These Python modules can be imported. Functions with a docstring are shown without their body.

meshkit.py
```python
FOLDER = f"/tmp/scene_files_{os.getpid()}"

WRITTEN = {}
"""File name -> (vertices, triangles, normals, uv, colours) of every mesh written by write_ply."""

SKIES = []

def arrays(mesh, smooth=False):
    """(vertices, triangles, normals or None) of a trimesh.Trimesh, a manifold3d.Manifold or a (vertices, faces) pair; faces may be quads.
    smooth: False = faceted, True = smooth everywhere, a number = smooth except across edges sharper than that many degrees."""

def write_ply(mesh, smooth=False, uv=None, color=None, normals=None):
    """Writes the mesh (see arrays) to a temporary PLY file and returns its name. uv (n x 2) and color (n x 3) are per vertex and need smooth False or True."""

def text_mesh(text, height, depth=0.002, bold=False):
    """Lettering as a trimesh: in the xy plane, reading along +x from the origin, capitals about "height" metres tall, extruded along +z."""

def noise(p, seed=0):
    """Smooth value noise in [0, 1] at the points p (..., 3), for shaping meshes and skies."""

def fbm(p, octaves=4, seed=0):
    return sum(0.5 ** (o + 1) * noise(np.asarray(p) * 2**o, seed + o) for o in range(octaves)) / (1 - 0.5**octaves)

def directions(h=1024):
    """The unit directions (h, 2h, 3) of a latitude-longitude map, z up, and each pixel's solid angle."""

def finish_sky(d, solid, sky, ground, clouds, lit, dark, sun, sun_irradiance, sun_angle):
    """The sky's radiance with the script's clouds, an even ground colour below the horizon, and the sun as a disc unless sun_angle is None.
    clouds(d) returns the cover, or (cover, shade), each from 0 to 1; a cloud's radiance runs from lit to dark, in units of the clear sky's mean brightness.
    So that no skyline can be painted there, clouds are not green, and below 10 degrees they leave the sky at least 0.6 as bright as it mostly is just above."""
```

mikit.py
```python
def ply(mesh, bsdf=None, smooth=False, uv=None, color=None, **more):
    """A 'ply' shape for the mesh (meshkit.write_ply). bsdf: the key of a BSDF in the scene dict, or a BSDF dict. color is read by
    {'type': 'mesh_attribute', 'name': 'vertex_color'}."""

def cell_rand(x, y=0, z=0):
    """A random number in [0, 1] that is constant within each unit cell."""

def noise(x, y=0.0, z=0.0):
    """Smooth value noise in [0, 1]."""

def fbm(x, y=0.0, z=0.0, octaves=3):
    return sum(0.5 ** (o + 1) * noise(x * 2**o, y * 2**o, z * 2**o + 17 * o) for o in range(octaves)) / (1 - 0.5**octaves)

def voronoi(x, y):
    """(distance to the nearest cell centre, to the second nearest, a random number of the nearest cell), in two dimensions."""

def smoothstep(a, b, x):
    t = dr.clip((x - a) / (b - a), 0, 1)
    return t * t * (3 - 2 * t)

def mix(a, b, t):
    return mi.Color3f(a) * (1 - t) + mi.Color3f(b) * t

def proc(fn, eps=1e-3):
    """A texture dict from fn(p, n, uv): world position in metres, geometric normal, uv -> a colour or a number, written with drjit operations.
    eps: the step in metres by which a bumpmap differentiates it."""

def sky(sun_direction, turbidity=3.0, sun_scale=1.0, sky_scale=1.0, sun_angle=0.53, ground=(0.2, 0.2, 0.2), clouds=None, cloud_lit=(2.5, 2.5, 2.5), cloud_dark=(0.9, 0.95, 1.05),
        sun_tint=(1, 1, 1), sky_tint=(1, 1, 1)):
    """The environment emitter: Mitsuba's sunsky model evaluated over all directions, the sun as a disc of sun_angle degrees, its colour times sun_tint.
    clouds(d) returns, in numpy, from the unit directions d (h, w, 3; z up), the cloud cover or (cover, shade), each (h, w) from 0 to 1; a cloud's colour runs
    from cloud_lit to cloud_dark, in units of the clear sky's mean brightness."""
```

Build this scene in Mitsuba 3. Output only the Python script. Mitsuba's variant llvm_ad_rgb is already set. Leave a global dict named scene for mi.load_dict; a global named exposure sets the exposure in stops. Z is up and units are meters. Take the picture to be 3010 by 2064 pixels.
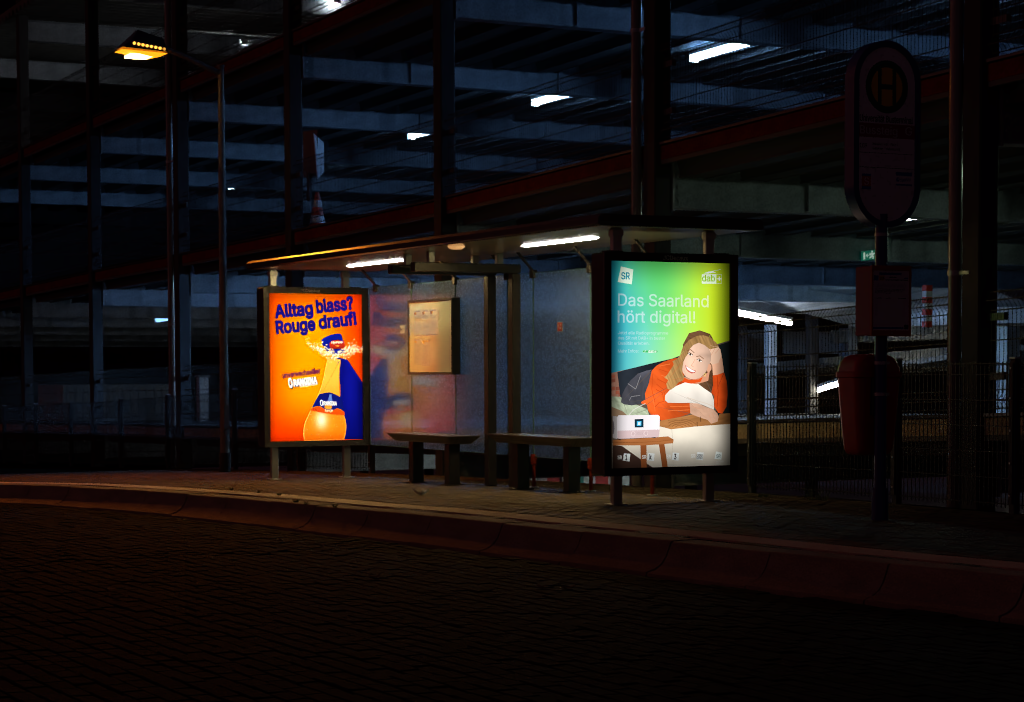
import math, random
import numpy as np
import trimesh, manifold3d, shapely
from shapely.geometry import Polygon, MultiPolygon, Point, LineString
from shapely.ops import unary_union
from shapely import affinity
import mitsuba as mi, drjit as dr
import mikit, meshkit

random.seed(7)
RNG = np.random.default_rng(7)
T = mi.ScalarTransform4f
scene, labels = {}, {}

# ------------------------------------------------------------------ camera, sky, exposure
# X runs along the kerb and the garage front (to the right), Y from the road into the garage, Z up; metres.
CAM = np.array([0.0, 0.0, 1.115])
F_PX, YAW, PITCH, ROLL, CY = 6147.7, 0.4828, 0.0509, -0.0035, 1402.2       # photograph is 3010 x 2064
_f = np.array([-math.cos(YAW) * math.cos(PITCH), math.sin(YAW) * math.cos(PITCH), -math.sin(PITCH)])
_r = np.cross(_f, [0, 0, 1]); _r /= np.linalg.norm(_r)
_u = np.cross(_r, _f)
_r, _u = math.cos(ROLL) * _r + math.sin(ROLL) * _u, -math.sin(ROLL) * _r + math.cos(ROLL) * _u
scene['camera'] = {
    'type': 'perspective', 'fov': 2 * math.degrees(math.atan(1505 / F_PX)), 'fov_axis': 'x',
    'to_world': T().look_at(origin=CAM.tolist(), target=(CAM + _f).tolist(), up=_u.tolist()),
    'principal_point_offset_y': -(CY - 1032) / 2064.0, 'near_clip': 0.1, 'far_clip': 600.0}
exposure = 0.0
# night: a faint reddish city sky and a low dim orange light from the road side
SKY = mikit.sky([-0.6, -0.7, 0.40], turbidity=3, sun_scale=0.012, sun_tint=(1.3, 0.17, 0.04), sun_angle=9, sky_scale=0.19, sky_tint=(1.6, 0.46, 0.55), ground=(0.03, 0.03, 0.03))
SKY['sampling_weight'] = 2.5
scene['night_sky'] = SKY


def ray(px, py):
    return _f + _r * (px - 1505) / F_PX - _u * (py - CY) / F_PX


def on_x(px, py, X):
    d = ray(px, py)
    return CAM + d * (X / d[0])


def on_y(px, py, Y):
    d = ray(px, py)
    return CAM + d * (Y / d[1])


# ------------------------------------------------------------------ naming helpers
def numbered(key):
    if key not in scene and key not in labels:
        return key
    n = 1
    while f'{key}_{n:03d}' in scene or f'{key}_{n:03d}' in labels:
        n += 1
    return f'{key}_{n:03d}'


def lab(key, label=None, cat=None, group=None, kind=None):
    d = labels.setdefault(key, {})
    for k, v in (('label', label), ('category', cat), ('group', group), ('kind', kind)):
        if v:
            d[k] = v
    return key


def thing(name, label, cat, group=None, kind=None):
    key = numbered(name)
    labels[key] = {}
    return lab(key, label, cat, group, kind)


def put(name, mesh, mat, parent=None, smooth=False, kind=None, label=None, emit=None, weight=None, **kw):
    key = numbered(f'{parent}__{name}' if parent else name)
    d = mikit.ply(mesh, mat, smooth=smooth, **kw)
    if emit is not None:
        d['emitter'] = {'type': 'area', 'radiance': emit if isinstance(emit, dict) else {'type': 'rgb', 'value': [float(c) for c in emit]}}
        if weight is not None:
            d['emitter']['sampling_weight'] = float(weight)
    scene[key] = d
    if kind or label:
        lab(key, label, None, None, kind)
    return key


# ------------------------------------------------------------------ mesh helpers
def cat(*ms):
    out = []
    for m in ms:
        out += m if isinstance(m, (list, tuple)) else [m]
    return trimesh.util.concatenate(out)


def box(x0, x1, y0, y1, z0, z1):
    m = trimesh.creation.box((abs(x1 - x0), abs(y1 - y0), abs(z1 - z0)))
    m.apply_translation(((x0 + x1) / 2, (y0 + y1) / 2, (z0 + z1) / 2))
    return m


def hull(pts):
    return trimesh.convex.convex_hull(np.asarray(pts, float))


def cbox(x0, x1, y0, y1, z0, z1, c=0.005):
    p = []
    for x, sx in ((x0, 1), (x1, -1)):
        for y, sy in ((y0, 1), (y1, -1)):
            for z, sz in ((z0, 1), (z1, -1)):
                p += [(x + sx * c, y + sy * c, z), (x + sx * c, y, z + sz * c), (x, y + sy * c, z + sz * c)]
    return hull(p)


def tube(pts, r, n=6, r1=None):
    """A tube through the points."""
    pts = np.asarray(pts, float)
    rs = np.linspace(r, r if r1 is None else r1, len(pts))
    t = np.gradient(pts, axis=0); t /= np.linalg.norm(t, axis=1, keepdims=True)
    a = np.array([0, 0, 1.0]) if abs(t[0][2]) < 0.9 else np.array([1.0, 0, 0])
    v = []
    for p, d, rr in zip(pts, t, rs):
        e1 = np.cross(d, a); e1 /= np.linalg.norm(e1); e2 = np.cross(d, e1)
        for k in range(n):
            w = 2 * math.pi * (k + 0.5) / n
            v.append(p + rr * (math.cos(w) * e1 + math.sin(w) * e2))
    f = []
    m = len(pts)
    for i in range(m - 1):
        for k in range(n):
            a_, b_ = i * n + k, i * n + (k + 1) % n
            f += [(a_, b_, b_ + n), (a_, b_ + n, a_ + n)]
    for k in range(1, n - 1):
        f += [(0, k + 1, k), ((m - 1) * n, (m - 1) * n + k, (m - 1) * n + k + 1)]
    mm = trimesh.Trimesh(np.array(v), np.array(f), process=False)
    if mm.volume < 0:
        mm.invert()
    return mm


def cyl(p, q, r, n=16, r1=None):
    return tube([p, q], r, n, r1)


def lathe(prof, n=24):
    m = trimesh.creation.revolve(np.asarray(prof, float), sections=n)
    if m.volume < 0:
        m.invert()
    return m


def prism(poly, axis, a, b):
    """The 2-D polygon extruded from a to b along axis: 'x' takes (y, z), 'y' takes (x, z), 'z' takes (x, y)."""
    if not isinstance(poly, Polygon):
        poly = Polygon(poly)
    m = trimesh.creation.extrude_polygon(poly, abs(b - a), engine='earcut')
    v = m.vertices.copy()
    lo = min(a, b)
    if axis == 'x':
        m.vertices = np.c_[v[:, 2] + lo, v[:, 0], v[:, 1]]
    elif axis == 'y':
        m.vertices = np.c_[v[:, 0], v[:, 2] + lo, v[:, 1]]
    else:
        m.vertices = np.c_[v[:, 0], v[:, 1], v[:, 2] + lo]
    if m.volume < 0:
        m.invert()
    return m


def ramp_box(x0, x1, y0, y1, zt, zb, n=1):
    """A slab from x0 to x1 whose top and bottom follow the functions zt and zb of x."""
    xs = np.linspace(x0, x1, n + 1)
    return cat([hull([(x, y, z(x)) for x in (xs[i], xs[i + 1]) for y in (y0, y1) for z in (zt, zb)]) for i in range(n)])


def text_poly(text, h, bold=False, fat=0.0, width=None):
    """Lettering as a 2-D shape, capitals h tall, starting at the origin; width squeezes it to that length."""
    m = meshkit.text_mesh(text, h, 0.01, bold)
    top = m.vertices[:, 2] > 0.005
    tri = m.vertices[m.faces[top[m.faces].all(1)]][:, :, :2]
    s = unary_union([Polygon(t).buffer(h * 0.002) for t in tri])
    if fat:
        s = s.buffer(fat * h)
    x0, y0, x1, y1 = s.bounds
    s = affinity.translate(s, -x0, 0)
    if width:
        s = affinity.scale(s, width / (x1 - x0), 1, origin=(0, 0))
    return s


def polys(s):
    if s.is_empty:
        return []
    return [g for g in (s.geoms if hasattr(s, 'geoms') else [s]) if g.geom_type == 'Polygon' and g.area > 1e-9]


def flat(shape, edge=None):
    """Triangles of a 2-D shape as (vertices n x 2, faces); edge: the longest edge after subdivision."""
    V, Fc, n = [], [], 0
    for g in polys(shape):
        v, f = trimesh.creation.triangulate_polygon(g, engine='earcut')
        if edge:
            v3, f = trimesh.remesh.subdivide_to_size(np.c_[v, np.zeros(len(v))], f, edge)
            v = v3[:, :2]
        V.append(v); Fc.append(f + n); n += len(v)
    return np.vstack(V), np.vstack(Fc)


def plate_x(shape, x, thick=0.0015):
    """A 2-D (y, z) shape as a thin plate whose front faces +X at x + thick."""
    return cat([prism(g, 'x', x, x + thick) for g in polys(shape)])


def lin(c):
    c = np.asarray(c, float) / 255.0
    return np.where(c < 0.04045, c / 12.92, ((c + 0.055) / 1.055) ** 2.4)


# ------------------------------------------------------------------ materials
def principled(name, col, rough=0.6, metal=0.0, spec=0.5, cc=0.0, two=True):
    b = {'type': 'principled', 'base_color': col if isinstance(col, dict) else {'type': 'rgb', 'value': list(col)},
         'roughness': rough if isinstance(rough, dict) else float(rough), 'metallic': float(metal), 'specular': float(spec)}
    if cc:
        b['clearcoat'] = float(cc); b['clearcoat_gloss'] = 0.9
    scene['mat_' + name] = {'type': 'twosided', 'bsdf': b} if two else b
    return 'mat_' + name


def bumped(name, col, fn, scale, rough=0.7, metal=0.0, spec=0.5, eps=2e-3):
    b = {'type': 'principled', 'base_color': col if isinstance(col, dict) else {'type': 'rgb', 'value': list(col)}, 'roughness': float(rough) if not isinstance(rough, dict) else rough, 'metallic': float(metal), 'specular': float(spec)}
    scene['mat_' + name] = {'type': 'twosided', 'bsdf': {'type': 'bumpmap', 'arbitrary': mikit.proc(fn, eps), 'scale': float(scale), 'bsdf': b}}
    return 'mat_' + name


C3 = mi.Color3f
def grain(a, b, fx, fy, fz, oct=3):
    return mikit.proc(lambda p, n, uv: mikit.mix(a, b, mikit.fbm(p.x * fx, p.y * fy, p.z * fz, oct)))


def stone_fn(a, b):
    def fn(p, n, uv):
        t = mikit.fbm(p.x * 3, p.y * 3, p.z * 3, 3)
        g = mikit.noise(p.x * 90, p.y * 90, p.z * 90)
        return mikit.mix(a, b, t) * (0.7 + 0.6 * g)
    return fn


for i, (a, b) in enumerate((((.007, .006, .007), (.017, .014, .015)), ((.010, .0085, .009), (.021, .018, .018)), ((.005, .0045, .005), (.013, .011, .012)))):
    principled(f'sett_{i}', mikit.proc(stone_fn(a, b)), 0.85, spec=0.04)
for i, (a, b) in enumerate((((.050, .036, .024), (.095, .069, .044)), ((.068, .050, .034), (.11, .083, .054)), ((.040, .029, .02), (.078, .058, .038)))):
    principled(f'paver_{i}', mikit.proc(stone_fn(a, b)), 0.75, spec=0.15)
principled('joint', (.008, .007, .006), 0.95, spec=0.0)
principled('kerb', mikit.proc(lambda p, n, uv: mikit.mix((.17, .13, .092), (.32, .255, .18), mikit.fbm(p.x * 4, p.y * 9, p.z * 9)) * (0.72 + 0.5 * mikit.noise(p.x * 120, p.y * 120, p.z * 120))), 0.8, spec=0.1)
principled('strip', mikit.proc(lambda p, n, uv: mikit.mix((.40, .31, .21), (.56, .44, .30), mikit.fbm(p.x * 2, p.y * 2, 0)) * (0.8 + 0.35 * mikit.noise(p.x * 100, p.y * 100, 0))), 0.85, spec=0.1)
principled('black_metal', (.018, .018, .022), 0.38, 0.0)
principled('dark_paint', (.03, .03, .034), 0.32, 0.0)
principled('grey_metal', (.42, .42, .43), 0.35, 0.9)
principled('bench_metal', mikit.proc(lambda p, n, uv: mikit.mix((.16, .15, .135), (.26, .24, .215), mikit.noise(p.x * 3, p.y * 160, 0))), 0.36, 0.85)
principled('galv', mikit.proc(lambda p, n, uv: mikit.mix((.30, .31, .32), (.50, .51, .52), mikit.fbm(p.x * 14, p.y * 14, p.z * 14))), 0.45, 0.6)
principled('lamp_pole', mikit.proc(lambda p, n, uv: mikit.mix((.09, .085, .085), (.20, .195, .19), mikit.fbm(p.x * 20, p.y * 20, p.z * 9))), 0.5, 0.3)
def beam_fn(p, n, uv):
    s = mikit.fbm(p.y * 1.6 + p.z * 2.2, p.z * 9 - p.y * 3.0, p.x, 4)
    k = mikit.fbm(p.y * 7, p.z * 0.7, 3.0, 3)
    drip = mikit.smoothstep(0.62, 0.8, mikit.noise(p.y * 5.0, p.z * 0.5, p.x))
    g = mikit.noise(p.y * 60, p.z * 60, p.x * 60)
    return mikit.mix((.16, .18, .20), (.58, .61, .64), s * 0.65 + k * 0.35) * (0.75 + 0.4 * g) * (1 - 0.35 * drip)
principled('beam', mikit.proc(beam_fn), 0.7, 0.0, 0.15)
principled('deck_sheet', grain((.085, .08, .07), (.14, .132, .118), 0.6, 5, 5), 0.6, 0.0, 0.15)
principled('deck_top', grain((.035, .035, .036), (.075, .073, .07), 1.2, 1.2, 1.2), 0.6, spec=0.06)
principled('fascia', mikit.proc(lambda p, n, uv: mikit.mix((.12, .012, .006), (.22, .024, .010), mikit.fbm(p.x * 7, p.z * 9, 0)) * (0.75 + 0.45 * mikit.noise(p.x * 70, p.z * 70, 0))), 0.8, spec=0.1)  # red of the sodium street light is put into the base colour
principled('column', grain((.035, .033, .035), (.07, .063, .063), 9, 9, 3), 0.7, 0.0, 0.15)
principled('pipe', (.20, .17, .15), 0.22, 0.0)
principled('wire', (.012, .012, .012), 0.6)
principled('green_wire', (.035, .032, .022), 0.6)
principled('concrete', grain((.20, .195, .18), (.34, .33, .30), 1.5, 1.5, 1.5), 0.85)
principled('yellow_concrete', mikit.proc(lambda p, n, uv: mikit.mix((.34, .26, .15), (.50, .40, .24), mikit.fbm(p.x * 6, p.y * 6, p.z * 6)) * (0.7 + 0.5 * mikit.noise(p.x * 40, p.y * 40, p.z * 40))), 0.85)
principled('dark_ground', (.03, .03, .03), 0.95)
principled('hill', (.012, .014, .012), 1.0)
principled('white_paint', (.78, .78, .77), 0.45)
principled('roof_skin', (.022, .02, .022), 0.35)
principled('soffit', mikit.proc(lambda p, n, uv: mikit.mix((.42, .31, .23), (.55, .43, .33), mikit.fbm(p.x * 0.8, p.y * 2.5, 0))), 0.10, 0.0, 0.75, cc=0.7)
principled('bin_red', mikit.proc(lambda p, n, uv: mikit.mix((.32, .018, .015), (.44, .03, .022), mikit.fbm(p.x * 8, p.y * 8, p.z * 5))), 0.34, 0.0, 0.5)
principled('sign_blue', (.012, .03, .16), 0.35)
principled('sign_white', mikit.proc(lambda p, n, uv: mikit.mix((.66, .62, .62), (.80, .77, .77), mikit.fbm(p.y * 5, p.z * 5, 0)) * (1 - 0.25 * mikit.smoothstep(0.78, 0.9, mikit.noise(p.y * 45, p.z * 45, 1.0)))), 0.45)
principled('sign_green', (.01, .12, .06), 0.45)
principled('sign_yellow', (.80, .50, .03), 0.45)
principled('print_black', (.01, .01, .012), 0.6)
principled('print_maroon', (.26, .02, .05), 0.5)
principled('print_grey', (.55, .50, .52), 0.6)
principled('print_red', (.55, .05, .05), 0.5)
principled('print_blue', (.02, .05, .35), 0.5)
principled('print_orange', (.70, .38, .06), 0.5)
principled('print_lilac', (.42, .36, .50), 0.6)
principled('box_orange', (.42, .10, .02), 0.4)
principled('paper', (.72, .66, .64), 0.75)
principled('case_paper', mikit.proc(lambda p, n, uv: mikit.mix((.80, .72, .56), (.88, .80, .66), mikit.fbm(p.x * 4, p.z * 4, 0))), 0.6)
principled('cone_red', (.60, .05, .03), 0.45)
principled('reflector_white', (.80, .82, .86), 0.35)
principled('leaf', grain((.20, .13, .05), (.34, .24, .10), 30, 30, 30), 0.8)
principled('grass', (.05, .08, .02), 0.8)
principled('mirror_face', (.75, .82, .9), 0.12, 0.9)
principled('teal_paint', (.05, .30, .26), 0.5)
principled('olive_paint', (.30, .30, .12), 0.5)
principled('rubber', (.02, .02, .02), 0.8)
scene['mat_emit'] = {'type': 'diffuse', 'reflectance': {'type': 'rgb', 'value': [0.05, 0.05, 0.05]}}
scene['mat_print'] = {'type': 'diffuse', 'reflectance': {'type': 'mesh_attribute', 'name': 'vertex_color'}}
scene['mat_lens'] = {'type': 'diffuse', 'reflectance': {'type': 'rgb', 'value': [0.5, 0.5, 0.5]}}
# printed safety glass: clear glass under a fine frit of frosted dots
scene['mat_frost'] = {'type': 'principledthin', 'base_color': {'type': 'rgb', 'value': [.52, .74, .92]}, 'roughness': mikit.proc(lambda p, n, uv: 0.10 + 0.16 * mikit.noise(p.x * 95, p.z * 95, 0)),
                      'spec_trans': 0.80, 'diff_trans': 0.9, 'eta': 2.5}
scene['mat_clear'] = {'type': 'thindielectric', 'int_ior': 1.5}
def frit(p, n, uv):
    return 0.42 + 0.5 * mikit.smoothstep(0.35, 0.75, mikit.noise(p.x * 120, p.z * 120, 0.0))
scene['mat_glass'] = {'type': 'blendbsdf', 'weight': mikit.proc(frit), 'bsdf_0': {'type': 'ref', 'id': 'mat_clear'}, 'bsdf_1': {'type': 'ref', 'id': 'mat_frost'}}

# ------------------------------------------------------------------ ground: road, kerb, pavement
_GX = [-75, -60, -37, -30, -22.8, -18.5, -14.9, -12.0, 5.0]
_GZ = [-1.6, -1.22, -0.60, -0.36, -0.145, -0.062, -0.004, 0.0, 0.0]
def zg(x):
    return np.interp(x, _GX, _GZ)
KERB = np.array([(4.0, 8.6), (-4.0, 7.95), (-8.6, 7.57), (-10.2, 7.34), (-12.0, 7.17), (-14.35, 6.93), (-16.1, 6.79), (-18.8, 6.70), (-21.2, 6.50), (-23.6, 6.13), (-26.0, 5.45), (-29.0, 4.25), (-34.0, 1.5)])
_ks = np.concatenate([[0], np.cumsum(np.linalg.norm(np.diff(KERB, axis=0), axis=1))])
from scipy.interpolate import PchipInterpolator
_kx, _ky = PchipInterpolator(_ks, KERB[:, 0]), PchipInterpolator(_ks, KERB[:, 1])
def kerb_at(s):
    p = np.array([_kx(s), _ky(s)]); t = np.array([_kx(s + .05) - _kx(s - .05), _ky(s + .05) - _ky(s - .05)])
    t /= np.linalg.norm(t)
    return p, t, np.array([-t[1], t[0]]) * (1 if -t[0] < 0 else 1)
_kxs = np.array([kerb_at(s)[0] for s in np.linspace(0, _ks[-1], 400)])
def kerb_y(x):
    return np.interp(x, _kxs[::-1, 0], _kxs[::-1, 1])
EDGE = 10.98                                     # rear edge of the pavement, above the garage's lower level
FARM = .20                                       # kerb height

def ground_strip(x0, x1, ya, yb, dz, nx=160, ny=2):
    """A sheet between the curves ya(x) and yb(x), lying dz above the pavement's level."""
    xs = np.linspace(x0, x1, nx)
    V, Fc = [], []
    for x in xs:
        for t in np.linspace(0, 1, ny):
            V.append((x, ya(x) * (1 - t) + yb(x) * t, zg(x) + dz))
    for i in range(nx - 1):
        for j in range(ny - 1):
            a = i * ny + j
            Fc += [(a, a + ny, a + 1), (a + 1, a + ny, a + ny + 1)]
    m = trimesh.Trimesh(np.array(V), np.array(Fc), process=False)
    if m.face_normals[:, 2].mean() < 0:
        m.invert()
    return m

put('terrain', cat(box(-400, 300, -300, 400, -6.2, -6.0)), 'mat_dark_ground', kind='structure')
road = put('road', ground_strip(-75, 30, lambda x: -40.0, lambda x: kerb_y(x) - .05, -.222), 'mat_joint', kind='structure')
pavement = put('pavement', cat(ground_strip(-75, 12, lambda x: kerb_y(x) + .2, lambda x: EDGE, -.012),
                               ramp_box(-60, 12, EDGE - .002, EDGE + .12, lambda x: zg(x) - .016, lambda x: zg(x) - .9, 40)), 'mat_joint', kind='structure')
kerb = thing('kerb', None, None, kind='structure')

def paver_mesh(cx, cy, dx, dy, z, ang=0.0, slope=0.0, ch=.006, h=.05, tilt=(0, 0)):
    """One paving stone: a chamfered block with its top at z (20 triangles, no underside)."""
    a, b = dx / 2, dy / 2
    top = [(-a + ch, -b + ch, 0), (a - ch, -b + ch, 0), (a - ch, b - ch, 0), (-a + ch, b - ch, 0)]
    mid = [(-a, -b, -ch), (a, -b, -ch), (a, b, -ch), (-a, b, -ch)]
    low = [(-a, -b, -h), (a, -b, -h), (a, b, -h), (-a, b, -h)]
    v = np.array(top + mid + low)
    v[:, 2] += v[:, 0] * (slope + tilt[0]) + v[:, 1] * tilt[1]
    c, s = math.cos(ang), math.sin(ang)
    v = np.c_[v[:, 0] * c - v[:, 1] * s + cx, v[:, 0] * s + v[:, 1] * c + cy, v[:, 2] + z]
    f = [(0, 1, 2), (0, 2, 3)]
    for k in range(4):
        n = (k + 1) % 4
        f += [(4 + k, 4 + n, n), (4 + k, n, k), (8 + k, 8 + n, 4 + n), (8 + k, 4 + n, 4 + k)]
    return v, np.array(f)

def lay(holder, name, spots, mats, near=300):
    """Paving stones: the ones that show largest as parts, the rest joined by tone."""
    spots.sort(key=lambda s: math.hypot(s['cx'], s['cy']))
    rest = {}
    for i, s in enumerate(spots):
        m = mats[s.pop('tone')]
        v, f = paver_mesh(**s)
        if i < near:
            put(name, trimesh.Trimesh(v, f, process=False), m, holder)
        else:
            rest.setdefault(m, []).append((v, f))
    for m, vf in rest.items():
        V = np.vstack([v for v, _ in vf]); off = np.cumsum([0] + [len(v) for v, _ in vf[:-1]])
        put(name + '_field', trimesh.Trimesh(V, np.vstack([f + o for (_, f), o in zip(vf, off)]), process=False), m, holder, kind='stuff')

def visible(x, y, z, pad=60):
    d = np.array([x, y, z]) - CAM
    dep = d @ _f
    if dep < 1:
        return False
    px, py = 1505 + F_PX * (d @ _r) / dep, CY - F_PX * (d @ _u) / dep
    return -pad < px < 3010 + pad and -pad < py < 2064 + pad

# road setts in running bond along the road
spots = []
L, B = .205, .105
row = 0
y = 1.2
while y < 8.4:
    off = (row % 2) * L / 2
    for i in range(int(26 / L)):
        x = -4.0 - i * L - off
        yy = y + 0.05 * (kerb_y(x) - 7.0) * 0.6
        if yy > kerb_y(x) - .30 or not visible(x, yy, -.2):
            continue
        spots.append(dict(cx=x + random.gauss(0, .0015), cy=yy + random.gauss(0, .0015), dx=L - .007, dy=B - .007, z=float(zg(x)) - .2 + random.gauss(0, .0022), slope=0.0 if x > -14 else .018,
                          tilt=(random.gauss(0, .012), random.gauss(0, .02)), ang=random.gauss(0, .006), tone=random.choice((0, 0, 1, 2))))
    y += B; row += 1
lay(road, 'sett', spots, ['mat_sett_0', 'mat_sett_1', 'mat_sett_2'])

# pavement: kerb stone, pavers, pale strip of slabs, pavers to the rear edge
spots = []
row = 0
y = 6.2
while y < EDGE - .06:
    off = (row % 2) * L / 2
    for i in range(int(22 / L)):
        x = -9.0 - i * L - off
        k = kerb_y(x)
        if y < k + .27 or (k + .33 < y < k + .70) or not visible(x, y, float(zg(x))):
            continue
        spots.append(dict(cx=x + random.gauss(0, .0012), cy=y + random.gauss(0, .0012), dx=L - .006, dy=B - .006, z=float(zg(x)) + random.gauss(0, .0014), slope=.018 if x < -14 else 0.0,
                          tilt=(random.gauss(0, .007), random.gauss(0, .010)), ang=random.gauss(0, .004), tone=random.choice((0, 0, 1, 2))))
    y += B; row += 1
lay(pavement, 'paver', spots, ['mat_paver_0', 'mat_paver_1', 'mat_paver_2'])
s = 4.0
while s < _ks[-1] - 2:
    ends = [kerb_at(s + .004), kerb_at(s + .496)]
    v = []
    for (p, t, nrm) in ends:
        nn = nrm if nrm[1] > 0 else -nrm
        for d in (.36, .67):
            q = p + nn * d
            for z in (.002, -.03):
                v.append((q[0], q[1], float(zg(q[0])) + z))
    put('slab', hull(v), 'mat_strip', pavement)
    s += .5
# kerb stones with a concave face, one metre each
prof = [(.22, .0), (.015, .0), (.0, -.008), (-.018, -.05), (-.04, -.10), (-.075, -.145), (-.13, -.178), (-.20, -.195), (-.20, -.30), (.22, -.30)]
s = 3.6
while s < _ks[-1] - 1.5:
    dz = random.gauss(0, .003)
    rings = []
    for ss in np.linspace(s + .006, s + .994, 5):
        p, t, nrm = kerb_at(ss)
        nn = nrm if nrm[1] > 0 else -nrm
        rings.append([(p[0] + nn[0] * d, p[1] + nn[1] * d, float(zg(p[0])) + z + dz + .003) for d, z in prof])
    n = len(prof)
    V = np.array(rings).reshape(-1, 3); Fc = []
    for i in range(len(rings) - 1):
        for k in range(n):
            a, b = i * n + k, i * n + (k + 1) % n
            Fc += [(a, b, b + n), (a, b + n, a + n)]
    capf = trimesh.creation.triangulate_polygon(Polygon(prof), engine='earcut')[1]
    Fc += [tuple(f) for f in capf] + [tuple(f[::-1] + (len(rings) - 1) * n) for f in capf]
    m = trimesh.Trimesh(V, np.array(Fc), process=False)
    trimesh.repair.fix_normals(m)
    put('stone', m, 'mat_kerb', kerb, smooth=40)
    s += 1.0
# lower level of the garage; dark slopes added behind it to hide the sky
put('lower_ground', cat(box(-75, 10, EDGE + .12, 60, -2.6, -2.5)), 'mat_concrete', kind='structure')
put('added_slope', hull([(-300, 70, -6), (100, 70, -6), (-300, 120, 50), (100, 120, 50), (-300, 130, -6), (100, 130, -6)]), 'mat_hill', kind='structure')
put('added_slope', hull([(-130, -60, -6), (-130, 130, -6), (-180, -60, 60), (-180, 130, 60), (-190, -60, -6), (-190, 130, -6)]), 'mat_hill', kind='structure')

# small litter and leaves on the ground
def leaf_mesh(x, y, z, s, a, curl):
    out = []
    for t in np.linspace(-1, 1, 5):
        w = s * .45 * (1 - abs(t) ** 1.6) + .002
        for u in (-1, 0, 1):
            out.append((t * s, u * w, curl * s * (t * t * .6 + abs(u) * .35) + .003))
    v = np.array(out); f = []
    for i in range(4):
        for j in range(2):
            q = i * 3 + j
            f += [(q, q + 3, q + 1), (q + 1, q + 3, q + 4)]
    c, sn = math.cos(a), math.sin(a)
    v = np.c_[v[:, 0] * c - v[:, 1] * sn + x, v[:, 0] * sn + v[:, 1] * c + y, v[:, 2] + z]
    m = trimesh.Trimesh(v, np.array(f), process=False)
    return m
def on_ground(px, py, dz):
    p = None
    z = dz
    for _ in range(6):
        d = ray(px, py)
        p = CAM + d * ((z - CAM[2]) / d[2])
        z = float(zg(p[0])) + dz
    return p
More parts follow.
